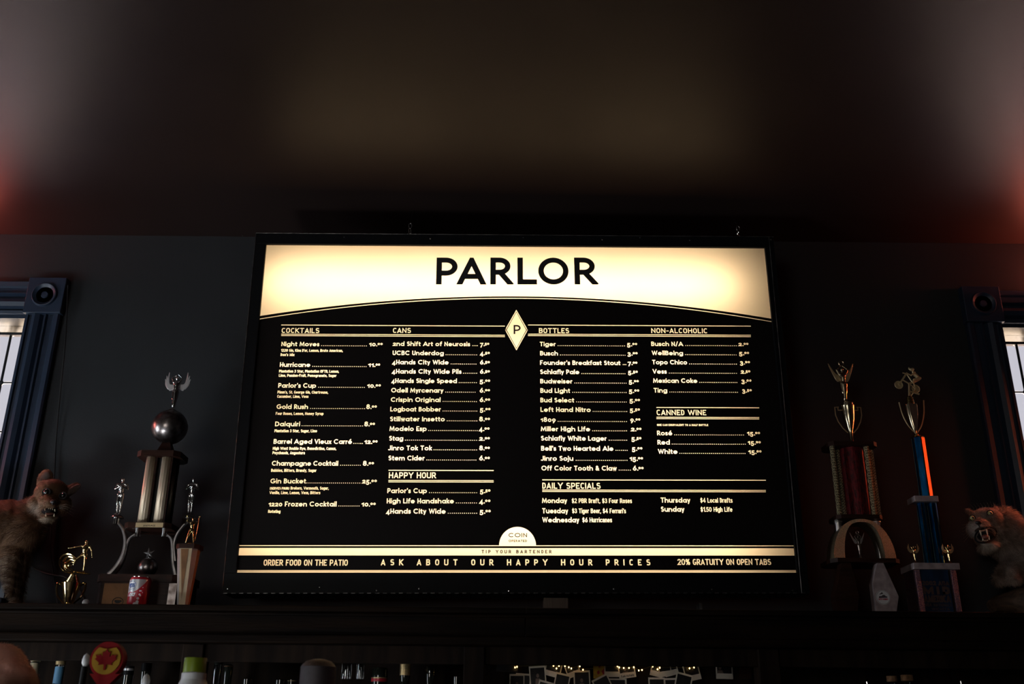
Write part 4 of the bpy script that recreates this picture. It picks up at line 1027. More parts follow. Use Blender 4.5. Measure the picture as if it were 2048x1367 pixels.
# ---- tapered gold trophy right of the can
YT = -.375; zt = zz(379, 1099, YT); xc0 = xx(367, 1207, YT); xc1 = xx(378, 1099, YT); kT = K(P(378, 1150, YT))
Tt = thing('trophy', (xc0, YT, ZS), 'tapered gold and silver obelisk trophy with a gold figure, right of the soda can', 'trophy')
def ring8(cx, h, hy): c = h*.42; return octa(cx, YT, h, hy, c)
r0 = ring8(xc0, 10.5*kT, .016); r1 = ring8(xc1, 20.5*kT, .030)
for i in range(8):
    j = (i+1) % 8; b = B()
    a, b_, c_, d_ = (*r0[i], ZS), (*r0[j], ZS), (*r1[j], zt), (*r1[i], zt)
    b.add([a, b_, c_, d_, (xc0, YT, ZS), (xc1, YT, zt)], [(0, 1, 2, 3), (0, 4, 1), (3, 2, 5)])
    b.build('facet', 'panelgold' if i in (0, 2, 4) else 'panelsilver', Tt)
ff = r0[0], r0[1], r1[1], r1[0]
nb = B(); yy = lambda t: YT-.016-.014*t-.0012
nb.add([(xx(362, 1100, YT-.03), yy(1), zt-.002), (xx(377, 1100, YT-.03), yy(1), zt-.002), (xx(362.5, 1200, YT-.02), yy(.1), zz(363, 1200, YT-.018))], [(0, 2, 1)])
nb.build('inlay', 'bronze', Tt)
ztt = zz(379, 1089, YT-.03)
B().slab(octa(xc1+.002, YT, 23.5*kT, .036, .014), zt, ztt+.003).build('platform', 'walnut', Tt)
zf = ztt+.003; xf = xx(381, 1085, YT)
B().lathe([(.013, 0), (.011, .004), (.007, .008)], (xf-.004, YT, zf), 14).build('footing', 'gold', Tt, True)
figure('figurine', Tt, 'gold', (xf-.001, YT, zf+.005), (zz(384, 1032, YT)-zf)*.92, 'hold', turn=.3, label='gold figure with both arms raised')

# ---- small gold cup with a surfer
YG = -.37; kG = K(P(140, 1190, YG)); xg = xx(139.5, 1190, YG); zg1 = zz(142.5, 1165.5, YG)
G = thing('trophy', (xg, YG, ZS), 'small gold two-handled cup with a surfer riding a curling wave, beside the stuffed animal', 'trophy')
H = zg1-ZS
B().lathe([(.020, 0), (.020, .003), (.010, .006), (.008, .010), (.0145, .012), (.017, H*.30), (.024, H*.62), (.029, H*.90), (.031, H), (.029, H), (.02, H-.001)], (xg, YG, ZS), 36).build('cup', 'gold', G, True)
for s in (-1, 1):
    x0 = xg+s*.028; xo = xg+s*.046
    B().tube(catmull([(xg+s*.030, YG, zg1-.008), (x0+s*.010, YG, zg1-.001), (xo, YG, zg1-.001), (xo, YG, zg1-.02), (xg+s*.039, YG, ZS+H*.45), (xg+s*.022, YG, ZS+.016), (xg+s*.012, YG, ZS+.006)], 5), .0032, 8, 1.8).build('handle', 'gold', G, True)
zl = zz(148, 1147, YG)
pr = [(.026, 0)]; n = 6
for i in range(n):
    t = i/n; r = .026-.016*t; pr += [(r, (zl-zg1)*t+.001), (r-.0035, (zl-zg1)*(t+.5/n))]
B().lathe(pr+[(.009, zl-zg1)], (xg+.002, YG, zg1), 28).build('lid', 'gold', G, True)
def gp(x, y): return P(100+x/8.82, 1060+y/8.82, YG)
wv = B()
for k in range(4):
    rr = 1-.20*k; cxw, czw = 345+8*k, 590+6*k
    pts = [gp(cxw+(155-4*k)*rr*cos(radians(a_))+10*k, czw-(165)*rr*sin(radians(a_))+6*k)+Vector((0, -.010+.004*k, 0)) for a_ in range(35, 290, 17)]
    if k == 0: pts += [gp(425, 742)]
    m = len(pts); wv.tube(pts, [.0012+.0028*sin(pi*min(1, (i+1)/(m*.75)))*(1-.07*k) if i < m*.75 else .0026 for i in range(m)], 7, 2.0)
wv.ell(gp(300, 600)+Vector((0, .006, 0)), (.012, .004, .014))
wv.build('wave', 'gold', G, True)
b0, b1 = gp(395, 722), gp(715, 768); bd = B(); q = [b0.lerp(b1, i/8) for i in range(9)]
bd.tube(q, [.001, .003, .0038, .0042, .0042, .004, .0036, .0026, .0008], 8, 2.2); bd.build('surfboard', 'gold', G, True)
ft_ = gp(555, 740); hh_ = gp(570, 165).z-ft_.z
figure('surfer', G, 'gold', (ft_.x, YG, ft_.z), hh_, 'surf', turn=.15, label='gold surfer with outstretched arms')

# ---- white ball
pw = P(170.5, 1208, -.40); B_ = B().ell((pw.x, -.40, ZS+.0105), (.0105, .0105, .0105), 20, 14)
single(B_, 'small_ball', 'white', 'tiny white ball lying on the shelf between the gold cup and the wooden trophy base', 'ball', True)

# ---- right trophy with red column and arch
YB = -.26; kB = K(P(1710, 1000, YB))
Rb = thing('trophy', (xx(1726, 1215, YB), YB, ZS), 'large right-hand trophy with red glitter column, gold arch and winged cup', 'trophy')
def platform(parent, px0, px1, py1, py0, Y, hy, ch, mat, name='platform'):
    yf_ = Y-hy; z1, z0 = zz(px0, py1, yf_), zz(px0, py0, yf_); a, c = xx(px0, py0, yf_), xx(px1, py0, yf_)
    B().slab(octa((a+c)/2, Y, (c-a)/2, hy, ch), z0, z1).build(name, mat, parent); return z0, z1, a, c
p0 = platform(Rb, 1664, 1804, 1114.5, 1123, YB, .075, .02, 'walnut')
p1_ = platform(Rb, 1675, 1768, 1027.5, 1035.5, YB, .055, .014, 'walnut')
p2_ = platform(Rb, 1659, 1757, 881, 889.5, YB, .055, .016, 'walnut')
# stone supports
def coffin(pts, y0, y1, mat, label):
    pl = [(xx(x, y, y0), max(ZS, zz(x, y, y0)) if y < 1218 else ZS) for x, y in pts]
    return B().prism(pl, y0, y1).build('support', mat, Rb, label=label)
coffin([(1755, 1123.5), (1766, 1123.5), (1797.5, 1192), (1790.5, 1222), (1753, 1222), (1746, 1165)], YB-.06, YB-.02, 'marble', 'mottled grey stone support with a round sticker')
coffin([(1684, 1123.5), (1701, 1123.5), (1718, 1190), (1713, 1222), (1676, 1222), (1670, 1190)], YB-.06, YB-.01, 'walnut', 'dark brown hexagonal support')
ys = YB-.0605; sx_, sz_ = xx(1766, 1194, ys), zz(1766, 1194, ys); kS = K((sx_, ys, sz_))
stk = B().lathe([(14.3*kS, 0), (14.3*kS, .0008)], (sx_, ys, sz_), 36, (0, -1, 0)).build('sticker', 'white', Rb)
B().tube([(sx_+13.2*kS*cos(a*pi/16), ys-.0009, sz_+13.2*kS*sin(a*pi/16)) for a in range(32)], .0005, 4, closed=True).build('sticker_ring', 'grey', stk)
cc = B()
cc.prism([(sx_-.014, sz_), (sx_-.012, sz_+.004), (sx_-.004, sz_+.004), (sx_-.001, sz_+.008), (sx_+.006, sz_+.008), (sx_+.009, sz_+.004), (sx_+.014, sz_+.003), (sx_+.014, sz_-.001), (sx_-.014, sz_-.002)], ys-.0014, ys-.0008)
cc.prism([(sx_-.012, sz_+.009), (sx_-.002, sz_+.017), (sx_+.002, sz_+.012), (sx_-.006, sz_+.010)], ys-.0014, ys-.0008)
cc.build('car_drawing', 'grey', stk)
tb = B()
for q in text_polys('AUTO WORKS', sx_-.016, sx_+.016, sz_-.0085, .0052, .2, GRO, seg=40): tb.prism([(a.x, a.y) for a in q], ys-.0014, ys-.0008)
tb.build('red_lettering', 'red', stk, kind='stuff')
# arch
def archpt(px, py, Y): return (xx(px, py, Y), zz(px, py, Y))
ya = YB-.055; xa0, xa1 = xx(1670, 1114, ya), xx(1794, 1114, ya); za0 = p0[1]-.001; zap = zz(1724, 1037, ya)
cxa = (xa0+xa1)/2-.002; rx = (xa1-xa0)/2; rz = zap-za0; wb = .037
ar = B(); n = 36; vs = []
for i in range(n+1):
    t = pi*i/n; f = abs(cos(t)); wbi = .010+(wb-.010)*f**.8
    co_, si = cos(t), sin(t)
    o = (cxa+rx*math.copysign(abs(co_)**.9, co_), za0+rz*si); q = (cxa+(rx-wbi)*math.copysign(abs(co_)**.9, co_), za0+(rz-.010)*si)
    vs += [(o[0], ya, o[1]), (q[0], ya, q[1]), (q[0], YB+.03, q[1]), (o[0], YB+.03, o[1])]
fs = []
for i in range(n):
    for k in range(4): l = (k+1) % 4; fs.append((4*i+k, 4*i+l, 4*i+4+l, 4*i+4+k))
ar.add(vs, fs+[(3, 2, 1, 0), (4*n, 4*n+1, 4*n+2, 4*n+3)]).build('arch', 'glitter', Rb, True)
# silver posts behind the arch
for px0_, px1_ in ((1677, 1670), (1754, 1756)):
    x_ = xx(px0_, 1075, YB+.01); 
    B().lathe([(.0125, 0), (.010, .003), (.0115, .008), (.0115, p1_[0]-p0[1]-.014), (.0130, p1_[0]-p0[1]-.010), (.0130, p1_[0]-p0[1]-.004), (.016, p1_[0]-p0[1]-.003), (.016, p1_[0]-p0[1])], (x_, YB+.0, p0[1]), 20).build('post', 'satin', Rb, True)
xs_ = xx(1718, 1095, YB-.02)
B().lathe([(.010, 0), (.006, .006), (.004, .02)], (xs_, YB-.02, p0[1]), 14).build('footing', 'dull', Rb, True)
figure('winged_figurine', Rb, 'dull', (xs_, YB-.02, p0[1]+.014), (zz(1717, 1066, YB-.02)-p0[1]-.014)*.93, 'wing', wing=True, ring=True, label='small winged figure under the arch')
# red column and patterned rods
zc0, zc1 = p1_[1], p2_[0]; xr0 = xx(1708, 955, YB)
B().lathe([(.040, 0), (.040, zc1-zc0)], (xr0+.002, YB, zc0), 40).build('red_column', 'redfoil', Rb, True)
for px, dy in ((1671, -.038), (1680, .01), (1740, -.038), (1748, .01)):
    x_ = xx(px, 955, YB+dy); rod = B(); n = 52; pr = []
    for i in range(n+1): pr += [(0.0098, (zc1-zc0)*i/n)] + ([(.0082, (zc1-zc0)*(i+.5)/n)] if i < n else [])
    rod.lathe(pr, (x_, YB+dy, zc0), 8).build('patterned_rod', 'diam', Rb)
# cup and winged figure on top
xq = xx(1703.5, 881, YB); zq = p2_[1]; zt_ = lambda y: zz(1702, y, YB)-zq
B().lathe([(.024, 0), (.023, .003), (.012, .010), (.006, .020), (.007, zt_(864)-.004), (.007, zt_(864)), (.012, zt_(855)), (.0195, zt_(840)), (.0235, zt_(825)), (.0245, zt_(814)), (.026, zt_(812)), (.0215, zt_(811)), (.021, zt_(806)), (.016, zt_(804)), (.007, zt_(803))], (xq, YB, zq), 36).build('cup', 'palegold', Rb, True)
for s in (-1, 1):
    z_ = lambda y: zz(1702, y, YB)
    B().tube([(xq+s*.024, YB, z_(820)), (xq+s*.036, YB, z_(820)), (xq+s*.036, YB, z_(816)), (xq+s*.033, YB, z_(814)), (xq+s*.047, YB, z_(814)), (xq+s*.047, YB, z_(830)), (xq+s*.040, YB, z_(843)), (xq+s*.026, YB, z_(856)), (xq+s*.010, YB, z_(865))], .0021, 6).build('handle', 'goldw', Rb, True)
figure('winged_figurine', Rb, 'palegold', (xq-.005, YB, zq+zt_(803)-.002), (zz(1694, 733, YB)-zq-zt_(803)), 'wing', wing=True, ring=True, label='gold winged figure holding a ring overhead')

# ---- bicycle trophy with blue columns
YD = -.26; kD = K(P(1850, 1000, YD))
Rc = thing('trophy', (xx(1880, 1215, YD), YD, ZS), 'tall blue foil column trophy on grey marble tiers with a gold bicycle rider on top', 'trophy')
q2 = platform(Rc, 1828, 1921, 1124.5, 1137, YD, .06, .002, 'marble', 'marble_tier')
q1 = platform(Rc, 1830, 1878, 990.5, 1001.5, YD, .035, .002, 'marble', 'marble_tier')
yl_ = YD-.05
for px0_, px1_ in ((1836, 1843), (1907, 1917)):
    x_ = xx((px0_+px1_)/2, 1180, yl_)
    B().box((x_-.009, yl_-.004, ZS), (x_+.009, yl_+.10, q2[0]), .002).build('pillar', 'holo', Rc)
xp0, xp1 = xx(1845, 1180, yl_+.004), xx(1902, 1180, yl_+.004)
pn = B().box((xp0, yl_+.006, ZS), (xp1, yl_+.012, q2[0])).build('printed_panel', 'dpanel', Rc)
zk = lambda y: zz(1875, y, yl_+.004)
def ptext(s, a, c, yb, cap, sw, mat, font=GRO):
    b = B(); x0, x1 = xx(a, yb, yl_+.004), xx(c, yb, yl_+.004)
    for q in text_polys(s, x0, x1, zk(yb), cap*kD, sw, font, seg=24, n=3): b.prism([(v.x, v.y) for v in q], yl_+.004, yl_+.006)
    b.build('lettering', mat, pn, kind='stuff')
B().box((xp0+.001, yl_+.0045, ZS), (xp1-.001, yl_+.0058, zk(1160))).build('print_field', 'dpanel', pn)
ptext('2002 ABA', 1845, 1899, 1170, 8.5, .26, 'dprint'); ptext('MID', 1847, 1901, 1188, 15, .34, 'dprint'); ptext('AMERICA', 1849, 1903, 1204, 13.5, .26, 'dprint')
ptext('ABA', 1850, 1864, 1212, 6, .24, 'dprint'); ptext('NATIONALS', 1868, 1904, 1212, 5, .2, 'dprint'); ptext('WICHITA', 1864, 1900, 1220, 5, .2, 'dprint')
def foilcol(x, y, r, z0, z1, nside=8, nm='blue_column'):
    b = B().lathe([(r, 0), (r, z1-z0)], (x, y, z0), nside, phase=pi/nside).build(nm, 'bluefoil', Rc)
    for i in (nside//2+nside//4-1, nside//2+nside//4, nside//2+nside//4+1, nside//2-1+0, nside-1):
        a = 2*pi*i/nside+pi/nside
        B().tube([(x+r*cos(a), y+r*sin(a), z0), (x+r*cos(a), y+r*sin(a), z1)], 0.0030 if nside == 6 and cos(a) > .4 else .0016, 6).build('gold_edging', 'gold', b)
xl1 = xx(1863, 1065, YD)
foilcol(xl1-.022, YD+.0, .016, q2[1], q1[0]); foilcol(xl1+.016, YD+.0, .016, q2[1], q1[0])
xu = xx(1845, 935, YD); zcap = zz(1834, 876, YD); foilcol(xu-.001, YD, .0225, q1[1], zcap, 6)
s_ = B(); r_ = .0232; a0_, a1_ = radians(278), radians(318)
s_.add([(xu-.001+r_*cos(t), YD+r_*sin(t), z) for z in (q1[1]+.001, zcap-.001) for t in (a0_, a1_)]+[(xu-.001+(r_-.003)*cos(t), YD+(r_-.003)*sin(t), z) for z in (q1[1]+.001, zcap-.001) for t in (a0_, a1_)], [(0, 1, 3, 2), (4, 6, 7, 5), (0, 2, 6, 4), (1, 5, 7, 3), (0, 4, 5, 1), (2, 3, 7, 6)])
s_.build('reflection_strip', 'oreflect', Rc)  # orange reflection on the right facet, painted as a coloured strip
B().lathe([(.022, 0), (.024, .002), (.022, .005), (.010, .009), (.005, .016)], (xu-.001, YD, zcap), 24).build('collar', 'gold', Rc, True)
for px in (1829, 1898):
    x_ = xx(px, 1110, YD-.035); h_ = (zz(px, 1086, YD-.035)-q2[1])
    B().lathe([(.008, 0), (.006, .004), (.003, .008)], (x_, YD-.035, q2[1]), 12).build('footing', 'gold', Rc, True)
    figure('winged_figurine', Rc, 'gold', (x_, YD-.035, q2[1]+.006), h_*.80, 'wing', wing=True, label='small gold winged figure on the marble tier')
# shield-shaped cup
xt = xx(1832, 862, YD); zt0_ = zcap+.014
def zD(y): return zz(1829, y, YD)
ztop = zD(809.5); cupb = B(); n = 14; H_ = ztop-zt0_; m = 20; vs = []
for j in range(n+1):
    t = j/n; r = .0215*(1-(1-t)**1.9)+.0012; cx_ = xt-.003-.002*t
    for i in range(m):
        a = 2*pi*i/m; vs.append((cx_+r*cos(a), YD+.8*r*sin(a), zt0_+H_*t))
fs = [(j*m+i, j*m+(i+1) % m, (j+1)*m+(i+1) % m, (j+1)*m+i) for j in range(n) for i in range(m)]
cupb.add(vs, fs+[tuple(range(m))[::-1], tuple(range(n*m, n*m+m))]).build('shield_cup', 'palegold', Rc, True)
fp = [(xt-.005+(x-.5)*.030, z) for x, z in ()]
pts = [(-.016, 1), (-.0145, .75), (-.011, .45), (-.004, .15), (0, .03), (.003, .15), (.0085, .45), (.0115, .75), (.0125, 1)]
B().prism([(xt-.004+a, zt0_+H_*t) for a, t in pts], YD-.0205, YD-.018).build('face_plate', 'brownw', Rc)
for s, tip in ((-1, (1798, 804)), (1, (1847.3, 800))):
    tp = P(tip[0], tip[1], YD)
    B().tube(catmull([tp, (xt+(tp.x-xt)*.86, YD, zt0_+(tp.z-zt0_)*.62), (xt+(tp.x-xt)*.52, YD, zt0_+(tp.z-zt0_)*.27), (xt, YD, zt0_+.002)], 6), .0023, 6).build('handle', 'goldw', Rc, True)
pr = []; zcn = zD(792.5)-ztop
for i in range(5): t = i/5; pr += [(.0165-.004*t, zcn*t), (.0140-.004*t, zcn*(t+.1))]
B().lathe(pr+[(.009, zcn)], (xt-.006, YD, ztop), 20).build('lid', 'gold', Rc, True)
# rider on a bicycle
def bp(x, y, dy=0): return P(1780+x/8.544, 720+y/8.544, YD)+Vector((0, dy, 0))
bk = thing_part = None
fr_ = B()
for a, c_, r in (((150, 420), (290, 215), .0024), ((205, 330), (330, 400), .002), ((330, 400), (400, 380), .002), ((400, 380), (440, 490), .0022), ((330, 400), (440, 490), .002), ((290, 240), (380, 370), .002), ((215, 215), (345, 245), .0016), ((330, 400), (330, 610), .0030), ((340, 530), (500, 580), .0024), ((440, 490), (350, 610), .002)):
    fr_.tube([bp(*a), bp(*c_)], r*1.35, 6)
bike = fr_.build('bicycle', 'goldw', Rc, True)
for cxy, r in (((150, 420), 67), ((440, 487), 68)):
    o = bp(*cxy); R_ = r/8.544*kD
    wb_ = B().tube([(o.x+R_*cos(a*pi/12), YD, o.z+R_*sin(a*pi/12)) for a in range(24)], .0020, 6, closed=True)
    for k in range(6): a = k*pi/6; wb_.tube([(o.x-R_*cos(a), YD, o.z-R_*sin(a)), (o.x+R_*cos(a), YD, o.z+R_*sin(a))], .0006, 4)
    wb_.lathe([(R_*.85, 0), (R_*.85, .0008)], (o.x, YD+.001, o.z), 20, (0, 1, 0)); wb_.build('wheel', 'goldw', bike)
L = []
def cb(a, r1, c_, r2, dy=0): L.append(('c', bp(*a, dy), r1*1.2, bp(*c_, dy), r2*1.2))
cb((385, 155), .0052, (360, 160), .0050); cb((330, 150), .0030, (322, 128), .0020); cb((392, 200), .0036, (430, 250), .0060); cb((430, 250), .0060, (500, 315), .0050)
cb((410, 215), .0034, (350, 270), .0026, -.006); cb((350, 270), .0026, (300, 240), .002, -.006); cb((500, 315), .0048, (400, 340), .0036, -.005); cb((400, 340), .0036, (385, 385), .0028, -.005)
cb((500, 315), .0048, (420, 360), .0036, .006); cb((420, 360), .0036, (330, 385), .0026, .006)
link_mesh(blob(L, .0010, 2), 'rider', 'goldw', Rc)
# ------------------------------------------------------------------ taxidermy
rng = np.random.default_rng(5)
def mesh_cols(me, fn):
    co = np.empty(len(me.vertices)*3); me.vertices.foreach_get('co', co); co = co.reshape(-1, 3)
    c = fn(co); a = me.color_attributes.new('Col', 'FLOAT_COLOR', 'POINT'); a.data.foreach_set('color', np.c_[c, np.ones(len(c))].astype(np.float32).ravel())
def fur(parent, me, colfn, lenfn, n, comb, wid=.00045, name='fur'):
    """fur strands rooted over the whole hide, combed along comb(p)"""
    me.calc_loop_triangles(); nt_ = len(me.loop_triangles)
    tv = np.empty(nt_*3, dtype=np.int32); me.loop_triangles.foreach_get('vertices', tv); tv = tv.reshape(-1, 3)
    co = np.empty(len(me.vertices)*3); me.vertices.foreach_get('co', co); co = co.reshape(-1, 3)
    a, b, c = co[tv[:, 0]], co[tv[:, 1]], co[tv[:, 2]]
    nr = np.cross(b-a, c-a); ar = np.linalg.norm(nr, axis=1); nr /= np.maximum(ar, 1e-12)[:, None]
    ix = rng.choice(nt_, n, p=ar/ar.sum()); u = rng.random(n); v = rng.random(n); m = u+v > 1; u[m] = 1-u[m]; v[m] = 1-v[m]
    p = a[ix]+(b-a)[ix]*u[:, None]+(c-a)[ix]*v[:, None]; N = nr[ix]
    g = comb(p)+rng.normal(0, .28, (n, 3)); g -= N*(g*N).sum(1)[:, None]; g /= np.maximum(np.linalg.norm(g, axis=1), 1e-6)[:, None]
    L = lenfn(p)*rng.uniform(.55, 1.25, n); L = L[:, None]
    p1 = p+N*L*.42+g*L*.45; p2 = p+N*L*.60+g*L*1.0
    side = np.cross(g, N); side /= np.maximum(np.linalg.norm(side, axis=1), 1e-6)[:, None]; side *= wid
    V = np.stack([p-side-N*.001, p+side-N*.001, p1-side*.8, p1+side*.8, p2], 1).reshape(-1, 3)
    base = np.arange(n)[:, None]*5
    F_ = np.concatenate([base+np.array([[0, 1, 3]]), base+np.array([[0, 3, 2]]), base+np.array([[2, 3, 4]])], 0)
    me2 = bpy.data.meshes.new(name); me2.vertices.add(len(V)); me2.vertices.foreach_set('co', V.ravel())
    me2.loops.add(len(F_)*3); me2.loops.foreach_set('vertex_index', F_.ravel().astype(np.int32))
    me2.polygons.add(len(F_)); me2.polygons.foreach_set('loop_start', np.arange(len(F_), dtype=np.int32)*3); me2.update(calc_edges=True)
    cc = colfn(p)*rng.uniform(.65, 1.3, (n, 1)); cc = np.repeat(cc, 5, 0)
    at = me2.color_attributes.new('Col', 'FLOAT_COLOR', 'POINT'); at.data.foreach_set('color', np.c_[cc, np.ones(len(cc))].astype(np.float32).ravel())
    me2.materials.append(MT['fur']); o = bpy.data.objects.new(name, me2); COL.objects.link(o); o.parent = parent
    return tag(o, None, None, None, 'stuff')
def carve(me, cutter):
    """opens the mouth: subtracts an ellipsoid from the head"""
    o = bpy.data.objects.new('t', me); COL.objects.link(o); c = bpy.data.objects.new('c', cutter); COL.objects.link(c)
    b = o.modifiers.new('b', 'BOOLEAN'); b.operation = 'DIFFERENCE'; b.object = c; b.solver = 'EXACT'
    dg = bpy.context.evaluated_depsgraph_get(); dg.update(); out = bpy.data.meshes.new_from_object(o.evaluated_get(dg))
    bpy.data.objects.remove(o); bpy.data.objects.remove(c); return out
def ell_mesh(c, r, rot=(0, 0, 0)):
    bm = bmesh.new(); bmesh.ops.create_icosphere(bm, subdivisions=4, radius=1); R = Euler(rot).to_matrix()
    for v in bm.verts: v.co = R @ Vector((v.co.x*r[0], v.co.y*r[1], v.co.z*r[2]))+Vector(c)
    me = bpy.data.meshes.new('e'); bm.to_mesh(me); bm.free(); return me
def mix(a, b, t): t = np.clip(t, 0, 1)[:, None]; return np.array(a)*(1-t)+np.array(b)*t
def sstep(x, a, b): t = np.clip((x-a)/(b-a), 0, 1); return t*t*(3-2*t)

def beast(name, loc, label, Y, prims, mouth, colfn, lenfn, comb, nfur, voxel=.0042):
    T_ = thing(name, loc, label, 'taxidermy')
    me = blob(prims, voxel, 3)
    me = carve(me, ell_mesh(*mouth))
    me.transform(Matrix.Translation(-ORG[T_.name])); off = np.array(ORG[T_.name])
    mesh_cols(me, lambda p: colfn(p+off)*.7)
    me.materials.clear(); me.materials.append(MT['skinfur']); me.polygons.foreach_set('use_smooth', [True]*len(me.polygons)); me.name = 'body'
    o = bpy.data.objects.new('body', me); COL.objects.link(o); o.parent = T_; ORG[o.name] = ORG[T_.name]
    mc, mr = np.array(mouth[0]), np.array(mouth[1])
    def lf(p):
        q = (p+off-mc)/mr; d = np.sqrt((q**2).sum(1)); return np.where(d < 1.25, .0006, lenfn(p+off))
    fur(T_, me, lambda p: colfn(p+off), lf, nfur, comb)
    return T_
YL = -.24
def pl_(x, y, dy=0.0): return P(x, y, YL+dy)
kL = K(pl_(99, 1003))
Lp = [('e', pl_(103, 986), (.056, .056, .050)), ('e', pl_(98, 1003, -.040), (.034, .040, .026)), ('e', pl_(101, 1006, -.062), (.021, .026, .018)),
      ('e', pl_(74, 1007, -.002), (.029, .040, .031)), ('e', pl_(125, 1008, -.002), (.028, .040, .032)), ('e', pl_(97, 1035, -.042), (.021, .032, .0095), (.25, 0, 0)), ('e', pl_(98, 1018, .0), (.036, .045, .030)),
      ('c', pl_(84, 1012, .02), .046, pl_(48, 1040, .03), .066), ('c', pl_(18, 1053, .03), .092, pl_(-160, 1075, .02), .105), ('e', pl_(44, 1060, .02), (.075, .07, .088)),
      ('c', pl_(28, 1100, .0), .036, pl_(19, 1140, -.02), .024), ('c', pl_(19, 1140, -.02), .024, pl_(22, 1176, -.03), .014), ('e', pl_(22, 1184, -.035), (.012, .016, .012)),
      ('c', pl_(42, 1095, .03), .040, pl_(38, 1160, .03), .022), ('c', pl_(38, 1160, .03), .022, (pl_(36, 1200, .03).x, YL+.03, ZS+.02), .017), ('e', (pl_(37, 1200).x, YL+.015, ZS+.012), (.02, .03, .0125)),
      ('c', pl_(-120, 1110, .0), .05, (pl_(-130, 1200).x, YL, ZS+.02), .02),
      ('e', pl_(90, 960, .012), (.029, .011, .042), (0, .06, 0)), ('c', pl_(90, 972, .016), .024, pl_(92, 946, .016), .012), ('e', pl_(143, 978, .012), (.019, .011, .034), (0, .95, 0)), ('c', pl_(134, 984, .014), .018, pl_(155, 970, .016), .012)]
hcL = np.array(pl_(100, 1000, -.03)); 
def colL(p):
    n_ = np.sin(p[:, 0]*160+p[:, 2]*60)*np.sin(p[:, 2]*210+p[:, 0]*40)
    c = mix((.23, .125, .065), (.12, .062, .035), .5+.5*n_)
    z = p[:, 2]; x = p[:, 0]
    zc_, xc_ = pl_(97, 1036, -.05).z, pl_(97, 1036, -.05).x
    chin = np.exp(-(((x-xc_)/.035)**2+((z-zc_)/.022)**2)); c = c*(1-chin[:, None]*.8)+np.array((.55, .45, .34))*chin[:, None]*.8
    ch2 = pl_(72, 1018, -.03); chk = np.exp(-(((x-ch2.x)/.022)**2+((z-ch2.z)/.016)**2)); c = c*(1-chk[:, None]*.6)+np.array((.55, .46, .38))*chk[:, None]*.6
    hd = np.exp(-(((x-hcL[0])/.07)**2+((z-hcL[2])/.06)**2)); c = c+np.array((.05, .02, .008))*hd[:, None]
    lg = pl_(20, 1160); st = ((np.abs(x-lg.x) < .035) & (z < pl_(20, 1115).z)); band = .5+.5*np.sin((z-lg.z)*260+x*90)
    c[st] = mix((.36, .26, .18), (.17, .10, .065), band[st])
    return c
Lb = beast('stuffed_wildcat', (pl_(20, 1100).x, YL, ZS), 'stuffed tan wildcat with upright ears and open mouth beside the left window', YL, Lp,
           (tuple(pl_(99.5, 1021, -.078)), (.0290, .038, .0170), (0, radians(-8), 0)), colL,
           lambda p: np.where(p[:, 2] > pl_(0, 1018).z, np.where(p[:, 0] > pl_(62, 1000).x, .0055, .014), .017), lambda p: np.tile([-.7, .15, -.55], (len(p), 1)), 52000)
def eye(T_, c, r, mat, pup=None, look=(0, -1, 0)):
    c = Vector(c); e = B().ell(c, (r, r, r), 20, 14).build('eye', mat, T_, True)
    B().tube([c+Vector((r*1.08*cos(a*pi/10), -r*.45, r*1.0*sin(a*pi/10))) for a in range(20)], r*.20, 6, closed=True).build('eyelid', 'mouth', e, True)
    if pup: B().ell(c+Vector(look)*r*.80, (r*.42, r*.30, r*.42), 14, 10).build('pupil', 'eyeb', e, True)
eye(Lb, pl_(94, 984, -.0555), 7.0*kL, 'eyeb'); eye(Lb, pl_(127, 991, -.040), 6.4*kL, 'eyeb')
nz_ = B().ell(pl_(106, 1003, -.088), (.0105, .007, .0072), 14, 10); nz_.ell(pl_(106, 1006, -.088), (.004, .006, .006), 10, 8); nz_.build('nose', 'mouth', Lb, True)
mo = B().ell(pl_(99.5, 1022, -.030), (.0275, .026, .0145), 18, 12); mo.build('mouth_lining', 'lip', Lb, True)
B().ell(pl_(100, 1026.5, -.066), (.013, .020, .0042), 14, 8, Euler((.2, 0, 0)).to_matrix()).build('tongue', 'tongue', Lb, True)
for x0, y0, x1, y1, r in ((89.5, 1013.5, 90, 1019.5, .0022), (109.5, 1016, 110, 1021.5, .0022), (97, 1013.5, 97, 1016.5, .0014), (101, 1014, 101, 1017, .0014), (105, 1015, 105, 1018, .0014), (92, 1030, 91.5, 1022.5, .0021), (108, 1030.5, 108.5, 1024.5, .0021)):
    a, b_ = pl_(x0, y0+2, -.070), pl_(x1, y1+1.5, -.074); B().tube([a, a.lerp(b_, .6), b_], [r, r*.7, r*.15], 6).build('tooth', 'tooth', Lb, True)
for cx_, cy_, rot, sx in ((90, 959, .06, .0185), (146, 979, .95, .0135)):
    B().ell(pl_(cx_, cy_, .0035), (sx, .006, .030), 12, 10, Euler((0, rot, 0)).to_matrix()).build('inner_ear', 'earin', Lb, True)
wh = B()
for s, x, y in ((-1, 88, 1006), (1, 118, 1011)):
    for k in range(4):
        a = pl_(x, y+k*1.6, -.075); wh.tube([a, a+Vector((s*.028, -.01, .004-.005*k)), a+Vector((s*.05, .01, -.002-.008*k))], [.00018, .00014, .00006], 3)
wh.build('whiskers', 'paper', Lb, kind='stuff')

